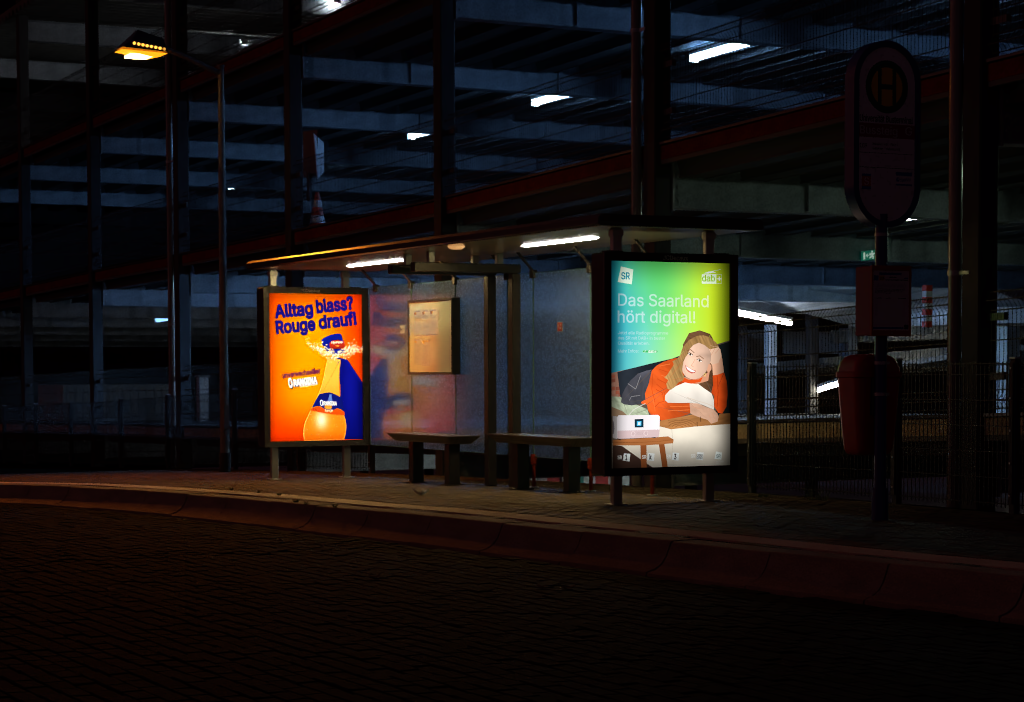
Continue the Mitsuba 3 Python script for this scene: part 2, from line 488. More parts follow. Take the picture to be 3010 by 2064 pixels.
for (px, py) in ((825, 1593), (540, 1530), (640, 1595), (1250, 1533), (945, 1608), (1100, 1700), (1670, 1732), (2120, 1650), (2405, 1698), (330, 1735), (345, 1762), (2450, 1640), (1590, 1730), (455, 1430), (620, 1640)):
    p = on_ground(px, py, -.197)
    k = put('fallen_leaf', leaf_mesh(p[0], p[1], p[2], random.uniform(.035, .06), random.uniform(0, 6), random.uniform(.2, .6)), 'mat_leaf')
    lab(k, 'dry brown leaf lying on the dark road setts before the kerb', 'leaf', 'fallen leaves on the road')
for (px, py) in ((1700, 1455), (1250, 1418), (1395, 1500), (2110, 1500), (1600, 1490), (1907, 1505)):
    p = on_ground(px, py, .004)
    k = put('fallen_leaf', leaf_mesh(p[0], p[1], p[2], random.uniform(.025, .045), random.uniform(0, 6), .4), 'mat_leaf')
    lab(k, 'dry leaf lying on the lit pavers around the shelter', 'leaf', 'fallen leaves on the pavement')
p = on_ground(1238, 1456, .004)
k = put('litter', cat(leaf_mesh(p[0], p[1], p[2], .07, 1.2, .9), leaf_mesh(p[0] + .03, p[1], p[2] + .01, .05, 2.6, 1.1)), 'mat_white_paint')
lab(k, 'crumpled white scrap of paper on the pavement in front of the left bench', 'litter')
# tufts of grass in the kerb joints and at the fence foot
def tuft(x, y, z, n, h):
    ms = []
    for _ in range(n):
        a = random.uniform(0, 6.28); r = random.uniform(0, h * .4); lean = random.uniform(.2, .9); hh = h * random.uniform(.5, 1)
        bx, by = x + r * math.cos(a), y + r * math.sin(a)
        tip = (bx + lean * hh * math.cos(a), by + lean * hh * math.sin(a), z + hh)
        ms.append(trimesh.Trimesh([(bx - .004, by, z), (bx + .004, by + .003, z), tip, (bx, by + .004, z)], [(0, 1, 2), (1, 3, 2), (3, 0, 2)], process=False))
    return ms
ms = []
for (px, py, n, h) in ((870, 1479, 40, .05), (900, 1484, 26, .04), (985, 1492, 24, .04), (680, 1441, 22, .04), (820, 1457, 26, .04), (760, 1450, 16, .04), (2390, 1470, 16, .16), (2420, 1472, 14, .12), (2235, 1462, 24, .05), (2250, 1463, 16, .05), (535, 1375, 24, .16), (520, 1378, 14, .12)):
    p = on_ground(px, py, .0)
    ms += tuft(p[0], min(p[1], EDGE), p[2], n, h)
k = put('grass_tufts', cat(ms), 'mat_grass', kind='stuff')
lab(k, 'small weeds growing in the kerb joints and along the fence foot', 'grass')

# ------------------------------------------------------------------ parking garage
XB, YF, S = -13.286, 11.238, 5.0                 # right face of the first column, front of the columns, bay length
_dx = [-75, -60, -37, -33, -27.68, -23.49, -18.82, -13.55, -8.0, 0.0]
_dz = [1.2, 1.5, 1.92, 1.97, 2.053, 2.144, 2.299, 2.486, 2.68, 2.94]
STOREY = 2.85
def deck_z(level):
    return lambda x: float(np.interp(x, _dx, _dz)) + 1.115 + STOREY * (level - 1) - .03
YB2 = 27.6
garage = thing('parking_garage', 'open multi-storey car park with ramped ribbed decks and steel columns behind the shelter', 'parking garage')
KS = range(-1, 11)
def col_x(k):
    return XB - S * k
for k in KS:
    x = col_x(k)
    c = put('column', cbox(x - .22, x, YF, YF + .2, -2.6, 12.0, .012), 'mat_column', garage)
    put('column', cbox(x - .22, x, YB2, YB2 + .22, -2.6, 12.0, .012), 'mat_column', garage)
for k, xo in ((0, -.30), (1, -.36), (4, -.40)):
    x = col_x(k) + xo
    p = put('drainpipe', cyl((x, YF + .0, -2.6), (x, YF + .0, 12), .055, 16), 'mat_pipe', garage, smooth=40)
    for z in (1.9, 4.6, 7.4):
        put('pipe_clamp', cat(lathe([(.055, -.02), (.064, -.02), (.064, .02), (.055, .02)], 16).apply_translation((x, YF, z)), box(x, x + .18, YF - .012, YF + .012, z - .015, z + .015)), 'mat_galv', p)
# beams across the garage at every column line (I sections), decks of ribbed sheet between them
def i_beam(x, y0, y1, zt, zb):
    w, tf, tw = .11, .022, .008
    pr_ = [(-w, zt), (w, zt), (w, zt - tf), (tw, zt - tf), (tw, zb + tf), (w, zb + tf), (w, zb), (-w, zb), (-w, zb + tf), (-tw, zb + tf), (-tw, zt - tf), (-w, zt - tf)]
    return prism([(x + a, b) for a, b in pr_], 'y', y0, y1)
nrib = 0
for level in (0, 1, 2):
    dz = deck_z(level)
    for k in KS:
        xc = col_x(k) - .11
        z = dz(xc)
        b = put('beam', i_beam(xc, YF + .21, YB2, z - .125, z - .63), 'mat_beam', garage)
        if 0 <= k <= 5:
            # web stiffeners and the bolted end plate
            for yy in (13.2, 15.7, 18.2, 20.7):
                put('stiffener', box(xc - .05, xc + .05, yy - .006, yy + .006, z - .60, z - .15), 'mat_beam', b)
            put('end_plate', cat(box(xc - .13, xc + .13, YF + .205, YF + .225, z - .66, z - .10)), 'mat_galv', b)
            for zz in (.2, .3, .42, .54):
                put('bolt', cyl((xc + .13, YF + .26, z - zz), (xc + .155, YF + .26, z - zz), .02, 6), 'mat_galv', b)
    for k in list(KS)[:-1]:
        x1, x0 = col_x(k) - .11, col_x(k + 1) - .11
        d = put('deck', ramp_box(x0 + .003, x1 - .003, YF + .10, YB2 + .2, lambda x: dz(x), lambda x: dz(x) - .12, 4), 'mat_deck_top', garage)
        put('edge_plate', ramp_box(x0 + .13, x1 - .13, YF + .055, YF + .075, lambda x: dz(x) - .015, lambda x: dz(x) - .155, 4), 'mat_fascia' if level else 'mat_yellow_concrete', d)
        put('edge_trim', ramp_box(x0 + .13, x1 - .13, YF + .035, YF + .095, lambda x: dz(x) + .022, lambda x: dz(x) - .004, 4), 'mat_dark_paint', d)
        put('edge_trim', ramp_box(x0 + .13, x1 - .13, YF + .060, YF + .095, lambda x: dz(x) - .157, lambda x: dz(x) - .20, 4), 'mat_deck_sheet', d)
        rest = []
        for i in range(21):
            yc = YF + .42 + .75 * i
            def rib(xx, y):
                zt, zb = dz(xx) - .121, dz(xx) - .325
                return [(xx, y - .20, zt), (xx, y + .20, zt), (xx, y - .14, zb), (xx, y + .14, zb)]
            m = hull(rib(x0 + .16, yc) + rib(x1 - .16, yc))
            lip = cat(*[hull([(xx, yc + sg * a, dz(xx) - zz) for xx in (x0 + .16, x1 - .16) for a in (.136, .158) for zz in (.316, .334)]) for sg in (-1, 1)])
            if level in (1, 2) and 0 <= k <= 5 and i < 13 and nrib < 150:
                put('rib', cat(m, lip), 'mat_deck_sheet', d); nrib += 1
            else:
                rest.append(m)
        if rest:
            put('rib_field', cat(rest), 'mat_deck_sheet', d, kind='stuff')
# roof over the top deck: trapezoidal sheets on beams
zr = deck_z(3)
def wave(n, y0, y1, pitch):
    V, Fc = [], []
    return V, Fc
for k in KS:
    xc = col_x(k) - .11
    put('roof_beam', i_beam(xc, YF + .21, YB2, zr(xc) - .20, zr(xc) - .62), 'mat_beam', garage)
for k in list(KS)[:-1]:
    x1, x0 = col_x(k) - .11, col_x(k + 1) - .11
    prof2, n = [], 17
    st = (x1 - x0) / n
    zz = zr((x0 + x1) / 2)
    up_, lo_ = [], []
    for i in range(n):
        a = x0 + i * st
        for dx_, h_ in ((.02, 0), (.12, 0), (.17, -.10), (.25, -.10)):
            lo_.append((a + dx_, zr(a) - .02 + h_))
    poly = lo_ + [(x1, zr(x1) + .06), (x0 + .02, zr(x0) + .06)]
    put('roof_sheet', prism(Polygon(poly).buffer(0), 'y', YF - .1, YB2 + .4), 'mat_deck_sheet', garage)

# mesh railings of the decks: wires every 5 cm, a V fold at the top and at the foot
def wire_panel(x0, x1, y, base, h=.98, folds=(.10, .90), fold=.045, step=.05, r=.0020):
    zs = [(.02, 0.0)]
    for c in folds:
        zs += [(c - .075, 0.0), (c - .055, .006), (c - .006, fold), (c + .006, fold), (c + .055, .006), (c + .075, 0.0)]
    zs.append((h, 0.0))
    V, Fc, n = [], [], 0
    sq = [(-r, -r), (r, -r), (r, r), (-r, r)]
    for x in np.arange(x0 + .02, x1 - .01, step):
        for (zz, off) in zs:
            for a, b in sq:
                V.append((x + a, y - off + b, base(x) + zz))
        for i in range(len(zs) - 1):
            for q in range(4):
                a, b = n + i * 4 + q, n + i * 4 + (q + 1) % 4
                Fc += [(a, b, b + 4), (a, b + 4, a + 4)]
        n += len(zs) * 4
    wires = trimesh.Trimesh(np.array(V), np.array(Fc), process=False)
    rods = []
    for zz, off in [(.03, 0)] + [(c, fold) for c in folds] + [(folds[0] + .08, 0), (.38, 0), (.58, 0), (folds[1] - .08, 0), (h - .01, 0)]:
        rods.append(tube([(xx, y - off + .006, base(xx) + zz) for xx in np.linspace(x0, x1, 4)], .0055, 5))
    return cat([wires] + rods)

names = {0: ('lowest mesh railing with V folds, along the deck at pavement height', 'railing'),
         1: ('mesh railing along the first raised deck, above the shelter roof', 'railing'),
         2: ('uppermost mesh railing, at the top left behind the street lamp', 'railing')}
for level in (1, 0, 2):
    dz = deck_z(level)
    t = thing('deck_railing', names[level][0], names[level][1])
    for k in (range(-1, 7) if level < 2 else range(1, 8)):
        x1, x0 = col_x(k) - .26, col_x(k + 1) + .06
        if level == 0 and k > 4:
            pass
        put('panel', wire_panel(x0, x1, YF + .065, lambda x: dz(x) + .03), 'mat_green_wire' if level == 0 else 'mat_wire', t)
        for zz in (.32, .80):
            for xa, xb in ((x0 - .06, x0 + .16), (x1 - .16, x1 + .06)):
                put('bracket', ramp_box(xa, xb, YF + .075, YF + .115, lambda x: dz(x) + zz + .03, lambda x: dz(x) + zz - .03), 'mat_dark_paint', t)

# tube lamps under the decks
COOL = np.array([15.0, 34.0, 72.0])
GREENISH = np.array([22.0, 31.0, 24.0])
def tube_lamp(x, y, level, label, length=1.5, power=1.0, tint=COOL, drop=.42):
    z = deck_z(level)
    t = thing('tube_lamp', label, 'ceiling lamp')
    a, b = x - length / 2, x + length / 2
    zt = lambda q: z(q) - .335
    put('housing', cat(ramp_box(a, b, y - .08, y + .08, lambda q: z(q) - drop + .10, lambda q: z(q) - drop + .03), ramp_box(a + .2, a + .23, y - .012, y + .012, lambda q: z(q) - .3, lambda q: z(q) - drop + .10), ramp_box(b - .23, b - .2, y - .012, y + .012, lambda q: z(q) - .3, lambda q: z(q) - drop + .10)), 'mat_white_paint', t)
    P = []
    for q in (a + .02, b - .02):
        for yy, zz in ((-.065, .029), (.065, .029), (-.05, -.05), (.05, -.05), (0, -.065)):
            P.append((q, y + yy, z(q) - drop + zz))
    put('diffuser', hull(P), 'mat_emit', t, emit=tint * power, weight=2.5 * power)
    for q in (a, b - .02):
        put('end_cap', ramp_box(q, q + .02, y - .075, y + .075, lambda s: z(s) - drop + .03, lambda s: z(s) - drop - .07), 'mat_white_paint', t)
    return t
for k, lb in ((-1, 'cold white tube lamp of the upper row, beyond the top right corner'), (0, 'cold white tube lamp under the second deck, right of the tall column over the shelter'),
              (1, 'cold white tube lamp under the second deck, second from the right of the row'), (2, 'cold white tube lamp under the second deck, third from the right of the row'),
              (3, 'cold white tube lamp under the second deck, hidden behind a column'), (4, 'leftmost small tube lamp of the row under the second deck, right of the lamp pole')):
    tube_lamp(-25.1 - 4.85 * k, 16.54, 2, lb, drop=.395)
for k, lb in ((3, 'tube lamp under the roof at the top edge, left of a column'), (4, 'tube lamp under the roof beside the arm of the street lamp')):
    tube_lamp(-23.4 - 5.15 * k, 16.2, 3, lb, 1.3, drop=.30, tint=np.array([60, 64, 70.]))
for x, y, lb, tint in ((-15.1, 16.2, 'greenish tube lamp of the first deck, outside the picture on the right', GREENISH), (-20.1, 16.2, 'small tube lamp seen end-on right under the edge of the bus stop sign', GREENISH), (-25.1, 16.2, 'tube lamp just above the lit green advertisement, seen between the shelter posts', COOL),
                       (-30.1, 16.4, 'tube lamp behind the frosted glass on the right side of the shelter', COOL * 7.0), (-35.1, 16.4, 'tube lamp behind the frosted glass in the middle of the shelter', COOL * 5.0),
                       (-30.1, 22.4, 'small tube lamp seen end-on left of the timetable box', GREENISH)):
    tube_lamp(x, y, 1, lb, tint=tint, drop=.34)
# lamps of the lowest level, behind the beam under the deck at pavement height
for x, y, lb in ((-27.0, 18.0, 'tube lamp of the lowest level, hidden behind the beam'), (-38.0, 17.0, 'tube lamp of the lowest level, behind the left advertisement'),):
    tube_lamp(x, y, 0, lb, power=.8, tint=np.array([34., 40., 40.]))

# the far wing of the garage, turned against the front: sloping soffits, pale columns and two lamps
wing = thing('garage_wing', 'pale sloping ramps and columns of the rear wing, seen through the fence on the right', 'parking garage')
def at_depth(px, py, d):
    return CAM + ray(px, py) * d
W = np.array([math.cos(math.radians(41.9)), math.sin(math.radians(41.9))]) * [-1, 1]       # along the wing
WN = np.array([W[1], -W[0]])
if WN[1] < 0:
    WN = -WN
def wing_slab(p, q, depth, thick, name, mat):
    """A ramp slab from p to q (its lower front edge), running back by depth."""
    p, q = np.array(p), np.array(q)
    n3 = np.array([WN[0], WN[1], 0]) * depth
    up = np.array([0, 0, thick])
    return put(name, hull([p, q, p + n3, q + n3, p + up, q + up, p + n3 + up, q + n3 + up]), mat, wing)
a, b = at_depth(2120, 855, 41), at_depth(2600, 985, 46)
wing_slab(a, b, 5.0, .55, 'ramp', 'mat_beam')
a, b = at_depth(2200, 1098, 50), at_depth(2760, 1052, 46)
wing_slab(a, b, 4.0, .22, 'ramp', 'mat_deck_sheet')
a, b = at_depth(2440, 1010, 49), at_depth(2900, 990, 44)
wing_slab(a, b, 5.0, .30, 'ramp', 'mat_deck_sheet')
a, b = at_depth(2560, 962, 44), at_depth(2960, 950, 41)
wing_slab(a, b, 5.0, .32, 'ramp', 'mat_beam')
a, b = at_depth(2650, 1078, 42), at_depth(2960, 1030, 39)
wing_slab(a, b, 3.0, .10, 'ramp', 'mat_deck_sheet')
for px, y0, y1, d, wd in ((2264, 1255, 955, 44, .2), (2480, 1080, 965, 52, .2), (2505, 1255, 800, 48, .16), (2180, 1240, 960, 53, .2), (2960, 1240, 960, 37, .3)):
    c = at_depth(px, y0, d); z1 = at_depth(px, y1, d)[2]
    put('column', cbox(c[0] - wd / 2, c[0] + wd / 2, c[1] - wd / 2, c[1] + wd / 2, c[2] - .6, z1, .01), 'mat_beam', wing)
for (pa, da), (pb, db), lb, tint in (((( 2120, 911), 40), ((2322, 950), 43), 'long white tube lamp sloping down right of the green advertisement', (30, 34, 40)), (((2398, 1150), 47), ((2486, 1122), 44.5), 'short white tube lamp just left of the red litter bin', (34, 34, 26))):
    a, b = at_depth(*pa, da), at_depth(*pb, db)
    t = thing('tube_lamp', lb, 'ceiling lamp')
    put('diffuser', cyl(a, b, .055, 10), 'mat_emit', t, emit=tint, weight=1.0)
    put('housing', hull([p + np.array([sx * .05, sx * .03, z]) for p in (a, b) for sx in (-1, 1) for z in (.058, .12)]), 'mat_white_paint', t)
# screens of punched sheet and a pale wall at the back of the wing
for (px0, px1, y0, y1, d) in ((2300, 2460, 1040, 975, 52), (2170, 2250, 1060, 970, 56)):
    p, q = at_depth(px0, y0, d), at_depth(px1, y0, d)
    zt = at_depth(px0, y1, d)[2]
    put('screen', hull([p, q, (p[0], p[1], zt), (q[0], q[1], zt), p + [0, .08, 0], q + [0, .08, 0], (p[0], p[1] + .08, zt), (q[0], q[1] + .08, zt)]), 'mat_concrete', wing)

# red and white marker post on the deck behind the timetable box
p0 = at_depth(2725, 962, 30)
t = thing('marker_post', 'red and white striped post behind the mesh right of the timetable box', 'post')
zz = p0[2]; top = at_depth(2725, 838, 30)[2]
n = 7
for i in range(n):
    z0, z1 = zz + (top - zz) * i / n, zz + (top - zz) * (i + 1) / n - .002
    put('band', cbox(p0[0] - .05, p0[0] + .05, p0[1] - .06, p0[1] + .06, z0, z1, .006), 'mat_cone_red' if i % 2 == 0 else 'mat_reflector_white', t)

# emergency exit sign on a beam
t = thing('exit_sign', 'small green emergency exit sign with running figure and arrow, left of the stop pole', 'sign')
EX = -23.20
def ex(px, py):
    p = on_x(px, py, EX); return (p[1], p[2])
q = [ex(2535, 740), ex(2574, 734), ex(2574, 762), ex(2535, 767)]
put('panel', plate_x(Polygon(q), EX - .03, .03), 'mat_sign_green', t, emit=(.004, .075, .05), weight=.02)
c0, c1 = np.array(q[0]), np.array(q[2])
def exu(u, v):
    a = np.array(q[3]) * (1 - u) + np.array(q[2]) * u; b = np.array(q[0]) * (1 - u) + np.array(q[1]) * u
    return tuple(a * (1 - v) + b * v)
door = Polygon([exu(u, v) for u, v in ((.06, .12), (.20, .12), (.20, .88), (.06, .88))])
arrow = unary_union([Polygon([exu(u, v) for u, v in ((.28, .45), (.52, .45), (.52, .57), (.28, .57))]), Polygon([exu(u, v) for u, v in ((.24, .51), (.37, .72), (.40, .66), (.32, .51), (.40, .36), (.37, .30))])])
man = [LineString([exu(u, v) for u, v in pts]).buffer(.011) for pts in (((.70, .70), (.72, .45), (.82, .30), (.80, .12)), ((.72, .45), (.64, .28), (.56, .24)), ((.70, .66), (.60, .56), (.57, .66)), ((.70, .66), (.82, .56), (.88, .64)))]
man = unary_union(man + [Point(exu(.72, .86)).buffer(.014)])
put('pictogram', plate_x(unary_union([door, arrow, man]), EX + .001, .002), 'mat_sign_white', t, emit=(.24, .32, .27), weight=.01)

# traffic mirror and cone on the first raised deck beside a column
t = thing('traffic_mirror', 'pale traffic mirror in a dark housing above the left end of the shelter roof', 'traffic mirror')
z = 4.2
put('housing', hull([(x, y, zz) for x, y in ((-28.72, 11.62), (-28.40, 11.72), (-28.66, 11.80), (-28.78, 11.72)) for zz in (3.95, 4.62)]), 'mat_dark_paint', t)
put('face', hull([(x - d_, y, zz_) for d_ in (0, .03) for x, y, zz_ in ((-28.40, 11.66, 4.56), (-28.46, 11.84, 4.44), (-28.46, 11.84, 4.02), (-28.36, 11.70, 3.90))]), 'mat_reflector_white', t)
put('bracket', box(-28.6, -28.5, 11.62, 11.66, 3.6, 4.0), 'mat_dark_paint', t)
t = thing('traffic_cone', 'red and white traffic cone standing at the deck edge under the traffic mirror', 'traffic cone')
zc = deck_z(1)(-28.3)
H = .58
cx_, cy_ = -28.34, 11.68
for i, (a, b, m) in enumerate(((0.06, .22, 'mat_cone_red'), (.22, .42, 'mat_reflector_white'), (.42, .62, 'mat_cone_red'), (.62, .80, 'mat_reflector_white'), (.80, 1.0, 'mat_cone_red'))):
    ra, rb = .14 - .11 * a, .14 - .11 * b
    put('band', lathe([(.001, a * H), (ra, a * H), (rb, b * H - .001), (.001, b * H - .001)], 20).apply_translation((cx_, cy_, zc)), m, t, smooth=30)
put('base', cbox(cx_ - .17, cx_ + .17, cy_ - .17, cy_ + .17, zc, zc + .034, .01), 'mat_rubber', t)

# white container and pale pier on the lowest deck at the left, far building
t = thing('site_container', 'pale ribbed container standing on the lowest deck behind the fence at the left', 'container')
body = []
put('body', box(-52.3, -50.0, 13.93, 16.75, -.36, .80), 'mat_concrete', t)
for i in range(14):
    y = 14.0 + i * .2
    put('rib', hull([(-49.995, y, -.30), (-49.995, y + .10, -.30), (-49.96, y + .02, -.30), (-49.96, y + .08, -.30), (-49.995, y, .74), (-49.995, y + .10, .74), (-49.96, y + .02, .74), (-49.96, y + .08, .74)]), 'mat_concrete', t)
t = tube_lamp(-46.2, 15.3, 1, 'dim tube lamp over the pale container at the left', 1.3, .03, drop=.5)
pc = thing('concrete_pier', 'narrow pale pier behind the street lamp pole on the lowest deck', 'pier')
put('shaft', cbox(-45.2, -45.0, 15.65, 15.87, -.5, .98, .01), 'mat_white_paint', pc)
put('cap', cbox(-45.23, -44.97, 15.62, 15.90, .981, 1.03, .01), 'mat_concrete', pc)
fb = thing('far_building', 'dark distant building with a short row of faint teal windows at the far left', 'building')
put('wall', box(-97, -95.05, 10, 40, -4, 12), 'mat_hill', fb)
for y0, y1 in ((23.7, 24.2), (25.2, 25.85), (25.97, 26.5), (26.62, 26.9), (26.95, 27.35)):
    w = put('window', box(-95.05, -95.03, y0, y1, 8.33, 8.57), 'mat_emit', fb, emit=(.008, .022, .026), weight=.01)
    put('frame', cat(box(-95.06, -95.0, y0 - .06, y0 - .01, 8.28, 8.62), box(-95.06, -95.0, y0 - .06, y1 + .05, 8.58, 8.63)), 'mat_dark_paint', w)

# boards and doors in bright paint on the lower level, seen under the shelter glass
bs = ((1398, 1422, 'white_paint', 'white'), (1560, 1586, 'white_paint', 'white'), (1590, 1619, 'sign_white', 'pale'), (1621, 1645, 'print_red', 'red'), (1665, 1684, 'white_paint', 'white'), (1686, 1698, 'olive_paint', 'olive'), (1700, 1716, 'teal_paint', 'teal'), (1728, 1752, 'white_paint', 'white'), (1762, 1788, 'print_red', 'red'), (1800, 1850, 'white_paint', 'white'))
cnt = {}
for x0, x1, m, cname in bs:
    p, q = at_depth(x0, 1440, 34), at_depth(x1, 1440, 34)
    tz = at_depth(x0, 1392, 34)[2]
    cnt[cname] = cnt.get(cname, 0) + 1
    place = {1398: 'left of the dark portal leg', 1560: 'left of the pale and red ones', 1590: 'just left of the red one', 1621: 'between the legs of the right bench', 1665: 'right of the red one', 1686: 'narrowest of the row',
             1700: 'beside the right bench leg', 1728: 'right of the right bench leg', 1762: 'under the green advertisement', 1800: 'widest, under the green advertisement'}[x0]
    t = thing('painted_board', f'{cname} painted board on the lower level, {place}', 'board', 'painted boards on the lower level')
    d2 = np.array([.03, .06, 0])
    put('sheet', hull([p, q, p - d2, q - d2, (p[0], p[1], tz), (q[0], q[1], tz), (p[0] - .03, p[1] - .06, tz), (q[0] - .03, q[1] - .06, tz)]), 'mat_' + m, t)
    put('foot', box(p[0] - .1, p[0] - .05, p[1] + .05, p[1] + .1, p[2] - .5, p[2]), 'mat_dark_paint', t)
tube_lamp(-27.5, 15.2, 0, 'tube lamp of the lowest level over the painted boards', power=.7, tint=np.array([34., 38., 36.]))

# ------------------------------------------------------------------ fence along the rear edge of the pavement
def mesh_fence(label, xs, top_off=0.0):
    t = thing('mesh_fence', label, 'fence')
    zb = lambda x: float(zg(x)) + .07
    for i, x in enumerate(xs):
        z = float(zg(x))
        p = put('post', cat(cbox(x - .03, x + .03, EDGE - .14, EDGE - .08, z - .02, z + 1.19, .004)), 'mat_column', t)
        put('cap', cat(cbox(x - .036, x + .036, EDGE - .146, EDGE - .074, z + 1.19, z + 1.205, .003)), 'mat_galv', p)
        put('clamp_strip', box(x - .02, x + .02, EDGE - .156, EDGE - .142, z + .08, z + 1.16), 'mat_column', p)
        put('bolt', cat(*[cyl((x, EDGE - .156, z + zz), (x, EDGE - .164, z + zz), .008, 8) for zz in (.14, .39, .64, .89, 1.12)]), 'mat_galv', p)
    for xa, xb in zip(xs[:-1], xs[1:]):
        x1, x0 = max(xa, xb) - .02, min(xa, xb) + .02
        V, Fc, n = [], [], 0
        r = .003
        for x in np.arange(x0 + .02, x1, .05):
            for z in (-.03, 1.10):
                for a, b in ((-r, -r), (r, -r), (r, r), (-r, r)):
                    V.append((x + a, EDGE - .11 + b, zb(x) + z))
            for q in range(4):
                a, b = n + q, n + (q + 1) % 4
                Fc += [(a, b, b + 4), (a, b + 4, a + 4)]
            n += 8
        rods = []
        for zz in (.0, .2, .4, .6, .8, 1.0, 1.085):
            for dy in (-.006, .006):
                rods.append(tube([(x0, EDGE - .11 + dy, zb(x0) + zz), (x1, EDGE - .11 + dy, zb(x1) + zz)], .0038, 5))
        put('panel', cat([trimesh.Trimesh(np.array(V), np.array(Fc), process=False)] + rods), 'mat_wire', t)
    return t
mesh_fence('dark wire mesh fence along the pavement edge right of the green advertisement', [-15.98, -13.86, -12.42, -10.2, -8.0])
mesh_fence('dark wire mesh fence along the pavement edge left of the orange advertisement', [-24.6, -27.07, -29.66, -32.8, -35.37, -38.5, -41.0, -43.5])

# ------------------------------------------------------------------ bus shelter
XR, XL = -14.903, -22.681                        # front faces of the two advertising panels
Y0P, WP, Z0P, HP = 8.745, 1.16, .303, 1.71       # poster: front edge, width, bottom, height
RX0, RX1, RY0, RY1, RZ0, RZ1 = -22.86, -14.75, 8.53, 10.14, 2.291, 2.382
sh = thing('bus_shelter', 'long bus shelter with flat dark roof, printed glass rear wall and lit roof lamps', 'bus shelter')
def rsec(x):
    return [(x, RY0, RZ0 + .012), (x, RY0, RZ1 - .03), (x, RY0 + .03, RZ1), (x, RY1 - .03, RZ1), (x, RY1, RZ1 - .03), (x, RY1, RZ0 + .012), (x, RY1 - .02, RZ0), (x, RY0 + .02, RZ0)]
roof = put('roof', hull(rsec(RX0) + rsec(RX1)), 'mat_roof_skin', sh)
put('soffit', box(RX0 + .03, RX1 - .03, RY0 + .04, RY1 - .04, RZ0 - .004, RZ0 - .001), 'mat_soffit', roof)
put('edge_strip', cat(box(RX0, RX1, RY0 - .006, RY0 - .001, RZ0 + .012, RZ0 + .03), box(RX1 + .001, RX1 + .006, RY0, RY1, RZ0 + .012, RZ0 + .03)), 'mat_dark_paint', roof)
WARM = np.array([78, 53, 21.0])
for x0, x1 in ((-21.64, -20.24), (-17.47, -16.14)):
    q = put('roof_lamp', hull([(x, y, z) for x, e in ((x0 - .06, 0), (x0 + .03, 1), (x1 - .03, 1), (x1 + .06, 0)) for y, z in ((9.29 - .035 * e, RZ0 - .004), (9.31 + .035 * e, RZ0 - .004), (9.30 - .025 * e, RZ0 - .006 - .012 * e), (9.30 + .025 * e, RZ0 - .006 - .012 * e))]), 'mat_emit', roof, emit=WARM, weight=3.0, label='lit white lamp under the roof')
put('disc_lamp', lathe([(.0, -.034), (.05, -.030), (.075, -.016), (.084, 0), (.0, 0)], 32).apply_translation((-17.79, 8.74, RZ0 - .004)), 'mat_lens', roof, smooth=40, emit=(.55, .26, .09), weight=.01, label='round ceiling light glowing dimly')
# posts at both ends carry the advertising panels and the roof
for X, dz in ((XR - .06, 0), (XL - .10, -.145)):
    for y0, y1, w in ((8.79, 8.875, .05), (9.70, 9.785, .05)):
        z = float(zg(X))
        p = put('post', cbox(X - w, X + w * .2, y0, y1, z, RZ0 - .003, .006), 'mat_grey_metal', sh)
        put('base_plate', cbox(X - .09, X + .05, y0 - .03, y1 + .03, z, z + .012, .003), 'mat_galv', p)
        put('bracket', cbox(X - w - .01, X + w * .2 + .01, y0 - .01, y1 + .01, RZ0 - .075, RZ0 - .02, .004), 'mat_grey_metal', p)
# two portal frames in the middle
for X in (-19.22, -18.68):
    z = float(zg(X))
    f = put('portal_frame', cat(cbox(X - .055, X + .045, 9.78, 9.875, z, 2.085, .006), cbox(X - .055, X + .045, 8.70, 9.88, 2.088, 2.178, .006)), 'mat_black_metal', sh)
    for y in (8.86, 9.62):
        put('hanger', cbox(X - .03, X + .03, y, y + .07, 2.179, RZ0 - .005, .004), 'mat_grey_metal', f)
# rear wall of printed glass: panes, clamps and feet
GY = 9.93
seams = [-22.52, -21.36, -20.235, -19.02, -18.47, -17.32, -16.20, -15.16]
for a, b in zip(seams[:-1], seams[1:]):
    g = trimesh.Trimesh([(a + .006, GY, .25), (b - .006, GY, .25), (b - .006, GY, 2.085), (a + .006, GY, 2.085)], [(0, 1, 2), (0, 2, 3)], process=False)
    p = put('glass_pane', g, 'mat_glass', sh)
    e = .004
    put('edge', cat(box(a + .004, a + .008, GY - e, GY + e, .25, 2.085), box(b - .008, b - .004, GY - e, GY + e, .25, 2.085), box(a + .008, b - .008, GY - e, GY + e, 2.083, 2.088), box(a + .008, b - .008, GY - e, GY + e, .246, .25)), 'mat_edge_glass', p)
for x in (-22.33, -21.36, -20.235, -19.02, -18.47, -17.32, -16.20):
    c = put('glass_clamp', cbox(x - .035, x + .035, GY - .03, GY + .03, 2.035, 2.115, .006), 'mat_black_metal', sh)
    put('arm', hull([(x + sx * .014, y, z) for sx in (-1, 1) for y, z in ((GY - .012, 2.10), (GY + .012, 2.10), (GY - .19, RZ0 - .005), (GY - .165, RZ0 - .005))]), 'mat_dark_paint', c)
for x in (-21.36, -20.235, -18.47, -17.32, -16.20):
    z = float(zg(x))
    c = put('glass_foot', cat(cyl((x, GY, z), (x, GY, .19), .018, 12), cbox(x - .028, x + .028, GY - .025, GY + .025, .17, .275, .005)), 'mat_fascia', sh)  # red stands for street light on the feet, put into the colour
    put('flange', cyl((x, GY, z), (x, GY, z + .012), .05, 16), 'mat_galv', c)
scene['mat_edge_glass'] = {'type': 'principled', 'base_color': {'type': 'rgb', 'value': [.10, .22, .18]}, 'roughness': .15}

